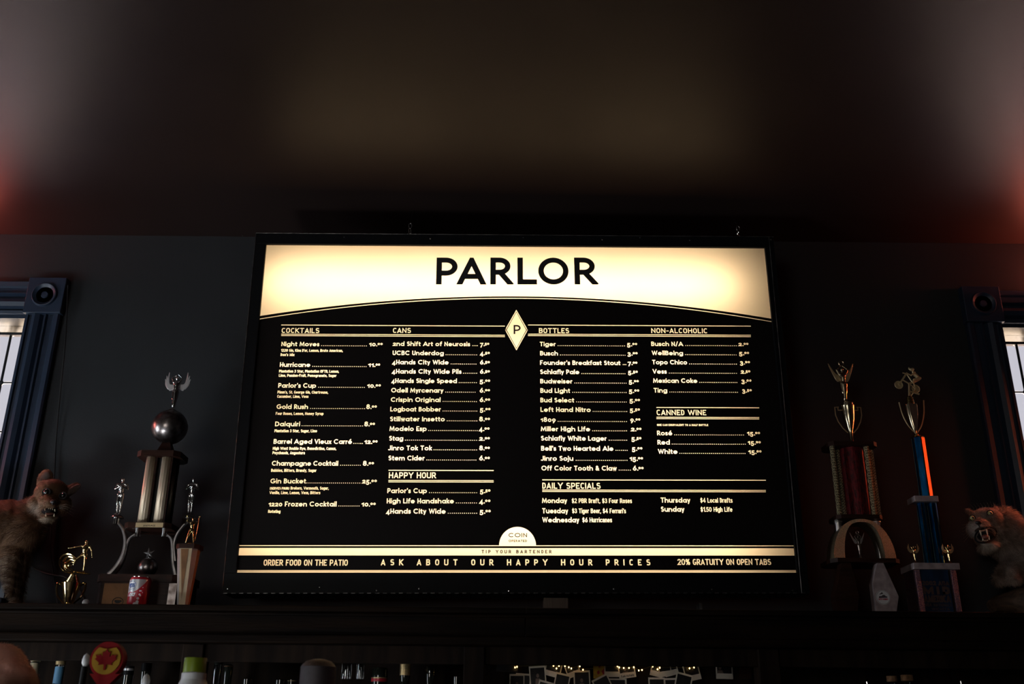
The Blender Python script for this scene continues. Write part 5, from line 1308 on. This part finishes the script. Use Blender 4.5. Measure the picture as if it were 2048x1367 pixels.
YR = -.23
def pr_(x, y, dy=0.0): return P(x, y, YR+dy)
kR = K(pr_(1970, 1046))
Rp = [('e', pr_(1974, 1040), (.052, .055, .042)), ('e', pr_(1958, 1050, -.040), (.032, .036, .024)), ('e', pr_(1957, 1055, -.058), (.021, .022, .015)),
      ('e', pr_(1950, 1058, -.01), (.026, .036, .032)), ('e', pr_(1992, 1060, -.005), (.038, .040, .040)), ('e', pr_(1977, 1087, -.040), (.026, .034, .013), (.25, 0, 0)), ('e', pr_(1972, 1070, .0), (.040, .045, .045)),
      ('e', pr_(2012, 1055, .02), (.052, .06, .066)), ('e', pr_(1972, 1092, .0), (.024, .03, .020)), ('c', pr_(2005, 1085, .02), .055, pr_(2050, 1105, .03), .075), ('c', pr_(2045, 1093, .03), .085, pr_(2200, 1100, .03), .095),
      ('c', pr_(2040, 1120, -.01), .040, pr_(2020, 1140, -.03), .024), ('e', pr_(2023, 1143, -.045), (.020, .020, .026)), ('e', pr_(2026, 1158, -.055), (.022, .024, .013)),
      ('c', pr_(2030, 1128, .02), .035, pr_(2004, 1150, -.01), .020), ('e', pr_(1999, 1158, -.02), (.020, .026, .018)), ('c', pr_(2150, 1140, .02), .05, (pr_(2140, 1180).x, YR, ZS+.09), .03),
      ('c', pr_(1946, 1028, .012), .014, pr_(1934, 1019, .014), .007), ('c', pr_(1942, 1026, .012), .009, pr_(1932, 1021, .014), .005), ('c', pr_(1989, 1020, .015), .012, pr_(1992, 1014, .018), .008)]
def colR(p):
    n_ = np.sin(p[:, 0]*190-p[:, 2]*90)*np.sin(p[:, 2]*230+p[:, 0]*60)
    c = mix((.36, .26, .20), (.19, .125, .095), .5+.5*n_); x, z = p[:, 0], p[:, 2]
    for q, w_, h_, col_, s in ((pr_(1952, 1054, -.045), .022, .012, (.62, .54, .47), .8), (pr_(1968, 1050, -.045), .018, .008, (.45, .37, .31), .6), (pr_(1978, 1090, -.045), .03, .012, (.55, .44, .34), .8), (pr_(1950, 1075, -.045), .014, .03, (.42, .36, .33), .6),
                               (pr_(1962, 1036, -.045), .012, .012, (.42, .33, .27), .6), (pr_(2018, 1110, -.045), .05, .04, (.30, .24, .20), .5)):
        t = np.exp(-(((x-q.x)/w_)**2+((z-q.z)/h_)**2))[:, None]*s; c = c*(1-t)+np.array(col_)*t
    for e_ in (pr_(1943.6, 1035.7, -.045), pr_(1979.4, 1026.5, -.045)):
        t = np.exp(-(((x-e_.x)/.014)**2+((z-e_.z)/.011)**2))[:, None]*.85; c = c*(1-t)+np.array((.03, .02, .016))*t
    return c
Rbst = beast('stuffed_bobcat', (pr_(2010, 1150).x, YR, ZS), 'stuffed snarling bobcat with green eyes and bared fangs crouching on a log', YR, Rp,
             (tuple(pr_(1971, 1069, -.072)), (.0365, .040, .0265), (0, radians(12), 0)), colR,
             lambda p: np.where(p[:, 0] > pr_(1998, 1050).x, .021, np.where(p[:, 2] < pr_(0, 1070).z, .018, .0075)), lambda p: np.tile([.55, .2, -.65], (len(p), 1)), 56000)
for e_, r in ((pr_(1943.6, 1035.7, -.040), 5.6*kR), (pr_(1979.4, 1026.5, -.044), 6.0*kR)): eye(Rbst, e_, r, 'eyeg', True)
nz_ = B().ell(pr_(1957, 1044.5, -.076), (.0115, .008, .0085), 14, 10); nz_.ell(pr_(1958, 1050, -.076), (.0035, .006, .007), 10, 8); nz_.build('nose', 'mouth', Rbst, True)
B().ell(pr_(1971.5, 1069, -.026), (.0335, .026, .0255), 18, 12, Euler((0, radians(12), 0)).to_matrix()).build('mouth_lining', 'lip', Rbst, True)
B().tube([pr_(1971.5+21.5*cos(a*pi/14)+2*sin(a*pi/14), 1069-15.5*sin(a*pi/14)-3.5*cos(a*pi/14), -.070+.030*abs(cos(a*pi/14))) for a in range(28)], .0030, 6, closed=True).build('lips', 'lip', Rbst, True)
B().ell(pr_(1971, 1073, -.062), (.013, .016, .008), 14, 8, Euler((.25, 0, 0)).to_matrix()).build('tongue', 'tongue', Rbst, True)
for x0, y0, x1, y1, r in ((1960, 1060, 1963, 1072, .0034), (1973, 1058, 1976, 1071.5, .0034), (1963.5, 1060, 1963.8, 1062.5, .0014), (1966.3, 1059.6, 1966.6, 1062, .0014), (1969, 1059.3, 1969.3, 1061.7, .0014),
                          (1966, 1080, 1965, 1073, .0026), (1978.5, 1078.5, 1978, 1070.5, .0026), (1969, 1081, 1969, 1078.5, .0014), (1972, 1081, 1972, 1078.5, .0014), (1975, 1080.5, 1975, 1078, .0014)):
    a, b_ = pr_(x0, y0, -.080), pr_(x1, y1, -.084); B().tube([a, a.lerp(b_, .6), b_], [r, r*.7, r*.12], 7).build('tooth', 'tooth', Rbst, True)
wh = B()
for s, x, y in ((-1, 1950, 1052), (1, 1968, 1050)):
    for k in range(6):
        a = pr_(x, y+k*1.5, -.07); wh.tube([a, a+Vector((s*.022, -.012, .006-.004*k)), a+Vector((s*.045, .0, .004-.009*k))], [.00018, .00014, .00006], 3)
for k in range(7):
    a = pr_(1950+k*5, 1026-k*.8, -.02); wh.tube([a, a+Vector((-.004+.002*k, -.004, .018)), a+Vector((-.014+.003*k, -.004, .032))], [.00022, .00015, .00008], 3)
wh.build('whiskers', 'paper', Rbst, kind='stuff')
# log
lg = B(); pts = []; rs = []
for i in range(14):
    t = i/13; x = pr_(1972, 1200).x+.012+t*.42; pts.append((x, YR-.01+.012*sin(i*1.1), ZS+.040+.006*sin(i*.9)+.016*min(1, t*3))); rs.append((.020+.034*min(1, t*3.2))*(1+.06*sin(i*2.3)))
lg.tube(catmull(pts, 3), [rs[min(13, int(i/3))]*(1-(i % 3)/3)+rs[min(13, int(i/3)+1)]*((i % 3)/3) for i in range(13*3+1)], 18, 1.05)
mn = min(v[2] for v in lg.v); lg.v = [(v[0], v[1], v[2]-mn+ZS) for v in lg.v]
single(lg, 'driftwood_log', 'log', 'dark weathered log under the paws of the snarling bobcat', 'log', True)

# ------------------------------------------------------------------ bottles and glasses below the shelf
def bottle(px, py, Y, rn, prof_top, mat, label, parts=(), rb=.036, smooth_=True, name='bottle'):
    """py: pixel of the very top; prof_top: list of (radius, metres below the top); body continues to the lower board"""
    tp = P(px, py, Y); H_ = tp.z-ZL
    T_ = thing(name, (tp.x, Y, ZL), label, 'bottle')
    pr = [(rb*.9, 0), (rb, .006), (rb, H_-.135), (rb*.8, H_-.110), (rn*1.5, H_-.090), (rn, H_-.075)]+[(r, H_-d) for r, d in prof_top[::-1]]
    B().lathe(pr, (tp.x, Y, ZL), 28).build('glass', mat, T_, True)
    for nm, m_, r, d0, d1 in parts:
        B().lathe([(r*.92, H_-d1), (r, H_-d1+.0006), (r, H_-d0-.0006), (r*.92, H_-d0)], (tp.x, Y, ZL), 28).build(nm, m_, T_, True)
    return T_
YN = -.22
bottle(72, 1316, YN, .0135, [(.0135, .07), (.0145, .012), (.0155, .010), (.0155, .002), (.0130, 0)], 'clear', 'clear glass bottle with a pale strip label, leftmost bottle under the shelf', [('strip_label', 'label', .0148, .014, .075), ('stopper', 'foil', .0160, -.002, .010)])
bottle(123, 1316, YN, .0130, [(.0130, .07), (.0150, .018), (.0150, .002), (.0140, 0)], 'clear', 'clear bottle with a gold collar and blue neck label under the shelf', [('gold_collar', 'foil', .0158, .008, .020), ('blue_neck_label', 'lblue', .0150, .026, .080), ('cap', 'blue', .0155, -.002, .008)])
bottle(259, 1332, YN, .0150, [(.0150, .07), (.0162, .030), (.0162, .002), (.0150, 0)], 'darkglass', 'dark bottle with a black capsule and silver band right of the maple leaf tap handle', [('capsule', 'black', .0166, -.001, .028), ('silver_band', 'silver', .0169, .006, .014)])
bottle(294, 1326, -.13, .0150, [(.0150, .07), (.0165, .028), (.0165, .002), (.0150, 0)], 'darkglass', 'dark bottle with a plain black capsule, second bottle right of the maple leaf tap handle', [('capsule', 'black', .0169, -.001, .026)])
bottle(437, 1322, YN, .0130, [(.0130, .07), (.0145, .012), (.0145, .002), (.013, 0)], 'clear', 'slim clear bottle just right of the green-capped bottle', [('stopper', 'darkglass', .0150, -.002, .010)])
bottle(458, 1328, -.12, .0135, [(.0135, .07), (.0150, .015), (.0150, .002), (.013, 0)], 'darkglass', 'dark slim bottle with a bronze ring, second bottle right of the green cap', [('ring', 'bronze', .0154, .004, .009)])
bottle(496, 1357, YN, .014, [(.014, .06), (.016, .010), (.016, .001), (.0145, 0)], 'darkglass', 'short dark bottle left of the two stubby bottles under the menu board', [])
bottle(562, 1358, -.12, .018, [(.018, .06), (.020, .012), (.020, .002), (.017, 0)], 'darkglass', 'short wide dark bottle, left one of the pair beside the grey canister', [])
bottle(584, 1358, -.25, .012, [(.012, .06), (.014, .010), (.014, .001), (.0125, 0)], 'darkglass', 'short slim dark bottle, right one of the pair beside the grey canister', [('ring', 'foil', .0146, .003, .006)])
bottle(760, 1335, YN, .025, [(.025, .07), (.027, .028), (.027, .004), (.024, 0)], 'darkglass', 'wide-capped dark bottle with a red and gold band right of the hanging glasses', [('gold_band', 'foil', .0276, .030, .034), ('red_band', 'red', .0274, .034, .044)], rb=.045)
bottle(811, 1325, YN, .0150, [(.0150, .06), (.0168, .040), (.0168, .001), (.0155, 0)], 'darkglass', 'bottle with a gold foil capsule under the centre of the menu board', [('gold_capsule', 'foil', .0174, -.001, .040)])
bottle(861, 1333, -.20, .0120, [(.012, .06), (.0155, .035), (.0155, .022), (.013, .020), (.013, 0)], 'darkglass', 'dark bottle with a glass stopper between the gold capsule and the post', [('stopper', 'clear', .0158, -.002, .018)])
bottle(914, 1352, YN, .0115, [(.0115, .06), (.013, .010), (.013, .001), (.0115, 0)], 'darkglass', 'dark slim bottle beside the post left of the pinned photographs', [])
for px, py, r, lb_ in ((1783, 1351, .0175, 'clear bottle with a short worn cork, left one of the two corked bottles'), (1813, 1349, .0195, 'clear bottle with a wide pale cork, right one of the two corked bottles')):
    bottle(px, py, YN if px > 1800 else -.12, .0155, [(.0155, .07), (.0175, .034), (.0175, .024), (.016, .022), (.013, .020)], 'clear', lb_, [('cork', 'cork', r, 0, .019)])
for px, py, lb_ in ((1735, 1362, 'bottle with a thin metal pourer left of the corked bottles'), (1923, 1361, 'bottle with a thin metal pourer right of the corked bottles')):
    T_ = bottle(px, py+10, YN, .0135, [(.0135, .07), (.0150, .015), (.0150, .002), (.013, 0)], 'darkglass', lb_)
    t_ = P(px, py+10, YN); q = P(px-2, py, YN); B().tube([(t_.x, YN, t_.z-.01), (t_.x, YN, t_.z+.006), q], .0030, 8).build('pourer', 'chrome', T_, True)
# two small glasses hanging upside down below the shelf
zhang = zr0
for px, w_ in ((692, 10.5), (719.5, 8)):
    p = P(px, 1357, -.25); r = w_*K(p); H_ = zhang+.03-p.z
    g = thing('hanging_glass', (p.x, -.25, p.z), 'small clear glass hanging upside down from the shelf, %s' % ('the larger one on the left' if px < 700 else 'the narrower one on the right'), 'glass', 'glasses hanging under the shelf')
    B().lathe([(r*.90, .001), (r, 0), (r*1.02, H_*.85), (r*.95, H_), (r*.8, H_-.003), (r*.85, .01)], (p.x, -.25, p.z), 28).build('bowl', 'clear', g, True)
    B().lathe([(.003, H_-.001), (.003, H_+.02), (.022, H_+.022), (.022, H_+.024)], (p.x, -.25, p.z), 20).build('stem', 'clear', g, True)
B().box((P(670, 1330, -.25).x, -.29, zhang+.052), (P(740, 1330, -.25).x, -.02, zhang+.056)).build('glass_rack', 'edge', bb)

# ------------------------------------------------------------------ pinned photographs
def card(cx, cy, ang, place, label, up=False, w_=33, h_=52, pict='photo', person=None, dz=0, Y0=-.030, border=True):
    """instant photograph; cx, cy: middle of its top edge (up=False) or of its bottom edge (up=True)"""
    k = K(P(cx, cy, Y0)); W, H_ = w_*k, h_*k; Y = Y0-.0012*dz-.001
    c = P(cx, cy, Y); R = Matrix.Rotation(radians(ang), 3, 'Y')
    T_ = thing('instant_photo', (c.x, Y, c.z), label, 'photo')
    def q(x, z, dy=0): v = R @ Vector((x, 0, z)); return (c.x+v.x, Y+dy, c.z+v.z)
    z1, z0 = (0, -H_) if not up else (H_, 0)
    b = B(); b.add([q(-W/2, z0), q(W/2, z0), q(W/2, z1), q(-W/2, z1), q(-W/2, z0, .0006), q(W/2, z0, .0006), q(W/2, z1, .0006), q(-W/2, z1, .0006)], [(0,1,2,3), (7,6,5,4), (0,4,5,1), (1,5,6,2), (2,6,7,3), (3,7,4,0)])
    b.build('card', 'paper' if border else pict, T_)
    if border:
        m_ = W*.075; b = B(); zb_, zt_ = z0+H_*.20, z1-H_*.07
        b.add([q(-W/2+m_, zb_, -.0003), q(W/2-m_, zb_, -.0003), q(W/2-m_, zt_, -.0003), q(-W/2+m_, zt_, -.0003)], [(0, 1, 2, 3)]); pc_ = b.build('picture', pict, T_)
        if person:
            b = B(); px_, pz_ = person
            ctr = (px_*W, zb_+(zt_-zb_)*pz_)
            vs = [q(ctr[0]+W*.09*cos(t*pi/6), ctr[1]+W*.12*sin(t*pi/6), -.0005) for t in range(12)]; b.add(vs, [tuple(range(12))[::-1]])
            vs = [q(ctr[0]-W*.20, zb_, -.0005), q(ctr[0]-W*.13, ctr[1]-W*.16, -.0005), q(ctr[0]+W*.13, ctr[1]-W*.16, -.0005), q(ctr[0]+W*.20, zb_, -.0005)]; b.add(vs, [(0, 1, 2, 3)]); b.m[-1] = 0
            b.build('portrait', 'skin', pc_)
    return T_, q
card(1014, 1343, 3, '', 'dark unframed photograph at the left end of the pinned photos', up=True, w_=44, h_=40, dz=0, border=False)
card(1034, 1347, 0, '', 'instant photo hanging low beside the dark photograph at the left end', w_=30, dz=1, person=(0, .6))
card(1047, 1346, 3, '', 'instant photo half covered by the upright photo of a person in a dark suit', w_=30, dz=0)
card(1074, 1331, -4, '', 'upright instant photo of a person in a dark suit with a pale shirt', w_=33, h_=53, dz=4, person=(0, .62))
card(1103, 1352, 14, '', 'instant photo tilted upward with its wide white edge above a lower photo', up=True, w_=33, dz=2)
card(1095, 1362, 14, '', 'tilted instant photo whose corner shows below the wide white edge', w_=33, dz=5)
card(1127, 1346, 12, '', 'tilted instant photo of a person, left of the photo with a pale face', w_=30, dz=3, person=(0, .4))
card(1163, 1340, -2, '', 'straight instant photo with a small pale face just left of the yellow picture', w_=33, dz=5, person=(-.02, .60))
card(1150, 1352, -20, '', 'instant photo standing crooked behind the photo with a pale face', up=True, w_=28, dz=1)
card(1198, 1353, -26, '', 'instant photo leaning to the right beneath the yellow picture', w_=34, dz=6)
T_, q = card(1200, 1356, 0, '', 'bright yellow picture with red and dark figures between the instant photos', up=True, w_=26, h_=42, dz=3, pict='yellow', border=False)
sh = B(); kq = K(P(1200, 1345, -.03))
for pts in ([(-4, 34), (2, 34), (1, 20), (-2, 20)], [(3, 14), (12, 22), (12, 4), (6, 8)], [(-6, 12), (-2, 16), (0, 10), (-4, 7)]): sh.add([q(a*kq, b_*kq, -.0005) for a, b_ in pts], [tuple(range(4))])
sh.build('figures', 'red', T_)
card(1225, 1353, 0, '', 'instant photo hanging high right beside the yellow picture', up=True, w_=32, dz=4)
T_, q = card(1256, 1355, -8, '', 'instant photo with handwriting in black marker on its lower edge', up=True, w_=34, dz=6, person=(-.1, .2))
hw_ = B(); kq = K(P(1256, 1350, -.03))
for ql in text_polys('Funk McNasty', -13*kq, 13*kq, 2.4*kq, 4.2*kq, .16, GEO, seg=45): hw_.add([q(a.x, a.y, -.0006) for a in ql], [tuple(range(len(ql)))])
hw_.build('handwriting', 'ink', T_, kind='stuff')
card(1231, 1356, 0, '', 'photo of a person with long red hair below the handwritten card', w_=44, h_=40, dz=1, person=(0, .55), Y0=-.029)
card(1313, 1354, 0, '', 'instant photo hanging straight, left of a pair below the string lights', w_=33, dz=4)
card(1343, 1355, -2, '', 'instant photo hanging straight, right of a pair below the string lights', w_=30, dz=3)
card(1312, 1352, 14, '', 'instant photo tilted behind the straight pair, above its left one', up=True, w_=26, dz=1)
card(1332, 1352, -8, '', 'instant photo behind the straight pair, above the gap between them', up=True, w_=26, dz=2)
card(1345, 1350, -14, '', 'instant photo tilted behind the straight pair, above its right one', up=True, w_=28, dz=0)
card(1370, 1346, 14, '', 'instant photo with a pale face tilted to the left near the right end', w_=33, dz=6, person=(0, .45))
card(1388, 1360, -12, '', 'instant photo at the right end of the cluster, leaning outward', up=True, w_=32, dz=2)
card(1449.5, 1357, 1, '', 'single instant photo pinned apart, right of the cluster', up=True, w_=34, dz=2, person=(-.25, .3))
card(1491, 1356, 1, '', 'faint brown photograph pinned at the far right beside the post', up=True, w_=24, dz=1, border=False, pict='walnut')
SL = thing('string_lights', (P(1200, 1335, -.05).x, -.05, P(1200, 1335, -.05).z), 'string of tiny warm lights draped over the pinned photos', 'string lights')
LP_ = [(1030, 1334), (1034, 1332.6), (1107, 1330.5), (1113, 1336), (1118, 1330.8), (1130, 1331), (1137.6, 1333.6), (1142.6, 1336), (1159.5, 1331.5), (1166, 1338.6), (1235, 1331.5), (1238.5, 1334), (1247.5, 1335), (1258, 1335), (1267.6, 1333.6), (1277.5, 1340), (1284, 1339), (1305.5, 1332), (1315, 1337.6), (1319.6, 1334.5), (1379, 1335.7), (1388, 1334)]
B().tube(catmull([P(x, y-1, -.050) for x, y in LP_], 3), .0006, 5).build('wire', 'wire', SL)
for x, y in LP_:
    p = P(x, y, -.052); B().ell(p, (.0022, .0022, .0030), 8, 6).build('bulb', 'bulb', SL, True)

# ------------------------------------------------------------------ things on the bar in front, out of focus
bc_ = thing('bar_counter', (0, -1.75, 0), 'dark wooden bar counter in front of the back bar, below the picture', 'bar')
B().box((-1.4, -2.0, 1.08), (1.3, -1.5, 1.12), .004).build('counter_top', 'wood', bc_); B().box((-1.35, -1.95, 0), (1.25, -1.55, 1.08)).build('front', 'woodv', bc_)
rs_ = thing('bottle_riser', (-.4, -1.62, 1.12), 'low wooden riser standing on the bar counter', 'riser')
B().box((-.695, -1.74, 1.37), (-.10, -1.52, 1.39), .002).build('board', 'woodv', rs_)
for x in (-.684, -.12): B().box((x-.01, -1.74, 1.12), (x+.01, -1.52, 1.37)).build('leg', 'woodv', rs_)
YF = -1.62
c = P(213, 1318, YF); kF = K(c); tw = thing('beer_tap', (c.x, YF, 1.12), 'round beer tap handle with a red maple leaf on yellow, at the bottom left', 'beer tap')
R_ = 34*kF
out = []
for i in range(48):
    a = pi/2+2*pi*i/48; r = R_*(1.0 if abs(((a-pi/2) % (2*pi))-pi) > .5 else 1.0); out.append((c.x+r*cos(a)*.98, c.z+r*sin(a)*1.02))
neck = [(c.x-.030, c.z-R_*.80), (c.x-.010, c.z-R_*1.45), (c.x-.010, c.z-R_*2.4), (c.x+.010, c.z-R_*2.4), (c.x+.010, c.z-R_*1.45), (c.x+.030, c.z-R_*.80)]
B().prism(out, YF, YF+.022).build('disc', 'tapred', tw); B().prism(neck, YF+.001, YF+.021).build('neck', 'tapred', tw)
fl_ = [(c.x+R_*.84*cos(2*pi*i/40), c.z+R_*.84*sin(2*pi*i/40)) for i in range(40)]
fl_ = [(x, min(z, c.z+R_*.60+.10*R_*((x-c.x)/R_)**2*4-.0)) for x, z in fl_]
f_ = B().prism(fl_, YF-.002, YF).build('yellow_field', 'tapyellow', tw)
leaf = [(0, .52), (.10, .34), (.20, .40), (.17, .14), (.30, .26), (.36, .20), (.52, .24), (.46, .10), (.54, .04), (.30, -.14), (.34, -.24), (.06, -.20), (.05, -.46)]
leaf = leaf+[(-x, z) for x, z in leaf[::-1] if x > 0]
B().prism([(c.x+x*R_*1.22, c.z-.03*R_+z*R_*1.22) for x, z in leaf], YF-.004, YF-.002).build('maple_leaf', 'tapred', f_)
B().lathe([(.035, 0), (.035, .01), (.020, .02), (.018, .28), (.014, c.z-R_*2.3-1.12)], (c.x, YF+.011, 1.12), 24).build('tap_column', 'chrome', tw, True)
for px, py, r, lb_, mt in ((172, 1319, 7.5, 'blurred white glass glint shaped as a knob left of the maple leaf tap handle', 'white'), (292, 1360, 8, 'blurred white knob right of the maple leaf tap handle', 'white')):  # the left knob is a blurred glint on glass, built as a solid
    p = P(px, py, YF-.05); k = K(p); T_ = thing('beer_tap', (p.x, YF-.05, 1.12), lb_, 'beer tap')
    B().lathe([(.018, 0), (.008, .015), (.006, p.z-1.12-.012)], (p.x, YF-.05, 1.12), 16).build('column', 'black', T_, True)
    B().lathe([(r*k*.45, p.z-1.12-.013), (r*k*.95, p.z-1.12-.006), (r*k, p.z-1.12), (r*k*.7, p.z-1.12+.008), (.001, p.z-1.12+.012)], (p.x, YF-.05, 1.12), 20).build('knob', mt, T_, True)
p = P(392, 1315, YF); k = K(p); gb = thing('bottle', (p.x, YF, 1.39), 'blurred white bottle with a green cap standing on the bar', 'bottle')
hb_ = p.z-1.39; rc_ = 22*k
B().lathe([(.034, 0), (.036, .006), (.036, hb_-.085), (.030, hb_-.055), (rc_*.9, hb_-.030), (rc_*.86, hb_-.022)], (p.x, YF, 1.39), 28).build('bottle_body', 'white', gb, True)
B().lathe([(rc_, hb_-.0275), (rc_, hb_-.002), (rc_*.96, hb_)], (p.x, YF, 1.39), 32).build('cap', 'green', gb, True)
B().lathe([(rc_*1.10, hb_-.060), (rc_*1.10, hb_-.029), (rc_*1.0, hb_-.028)], (p.x, YF, 1.39), 32).build('label_sleeve', 'white', gb, True)
B().ell((p.x+.002, YF-rc_*1.1, p.z-.055), (.012, .002, .010), 12, 8).build('label_print', 'ink', gb)
p = P(637, 1332, YF); k = K(p); cn = thing('canister', (p.x, YF, 1.39), 'blurred grey canister with a brown domed lid under the menu board', 'canister'); r = 35*k; hb_ = p.z-1.39
B().lathe([(r, 0), (r, hb_-.001), (r*.97, hb_)], (p.x, YF, 1.39), 32).build('canister_body', 'grey', cn, True)
B().lathe([(r*.97, hb_), (r*.90, hb_+.004), (r*.70, hb_+.010), (r*.35, hb_+.0135), (.001, hb_+.0145)], (p.x, YF, 1.39), 32).build('domed_lid', 'brownw', cn, True)
# furry head at the lower left corner
YH = -1.55
def ph(x, y, dy=0.0): return P(x, y, YH+dy)
hp = [('e', ph(-3, 1352), (.056, .06, .066)), ('e', ph(-2, 1320), (.035, .045, .034)), ('e', ph(20, 1390), (.055, .06, .07)), ('c', ph(-2, 1400), .05, (ph(0, 1400).x, YH, 1.17), .045), ('e', ph(14, 1330, -.03), (.022, .02, .012))]
Th = thing('furry_puppet', (ph(0, 1400).x, YH, 1.12), 'blurred brown furry head cut off by the bottom left corner', 'puppet')
me = blob(hp, .006, 3); me.transform(Matrix.Translation(-ORG[Th.name])); off_ = np.array(ORG[Th.name]); ztop_ = ph(0, 1345).z
cf = lambda p: mix((.16, .07, .045), (.85, .46, .36), sstep(p[:, 2]+off_[2], ztop_-.03, ztop_+.02))  # upper fur painted pinker in place of reddish light falling on it
mesh_cols(me, cf); me.materials.clear(); me.materials.append(MT['skinfur']); me.polygons.foreach_set('use_smooth', [True]*len(me.polygons)); me.name = 'head'
o = bpy.data.objects.new('head', me); COL.objects.link(o); o.parent = Th
fur(Th, me, cf, lambda p: np.full(len(p), .006), 14000, lambda p: np.tile([.3, 0, -.7], (len(p), 1)))
zmin_ = 1.12
B().lathe([(.05, 0), (.05, .01), (.03, .02), (.03, .06)], (ph(0, 1400).x, YH, 1.12), 20).build('stand', 'walnut', Th, True)
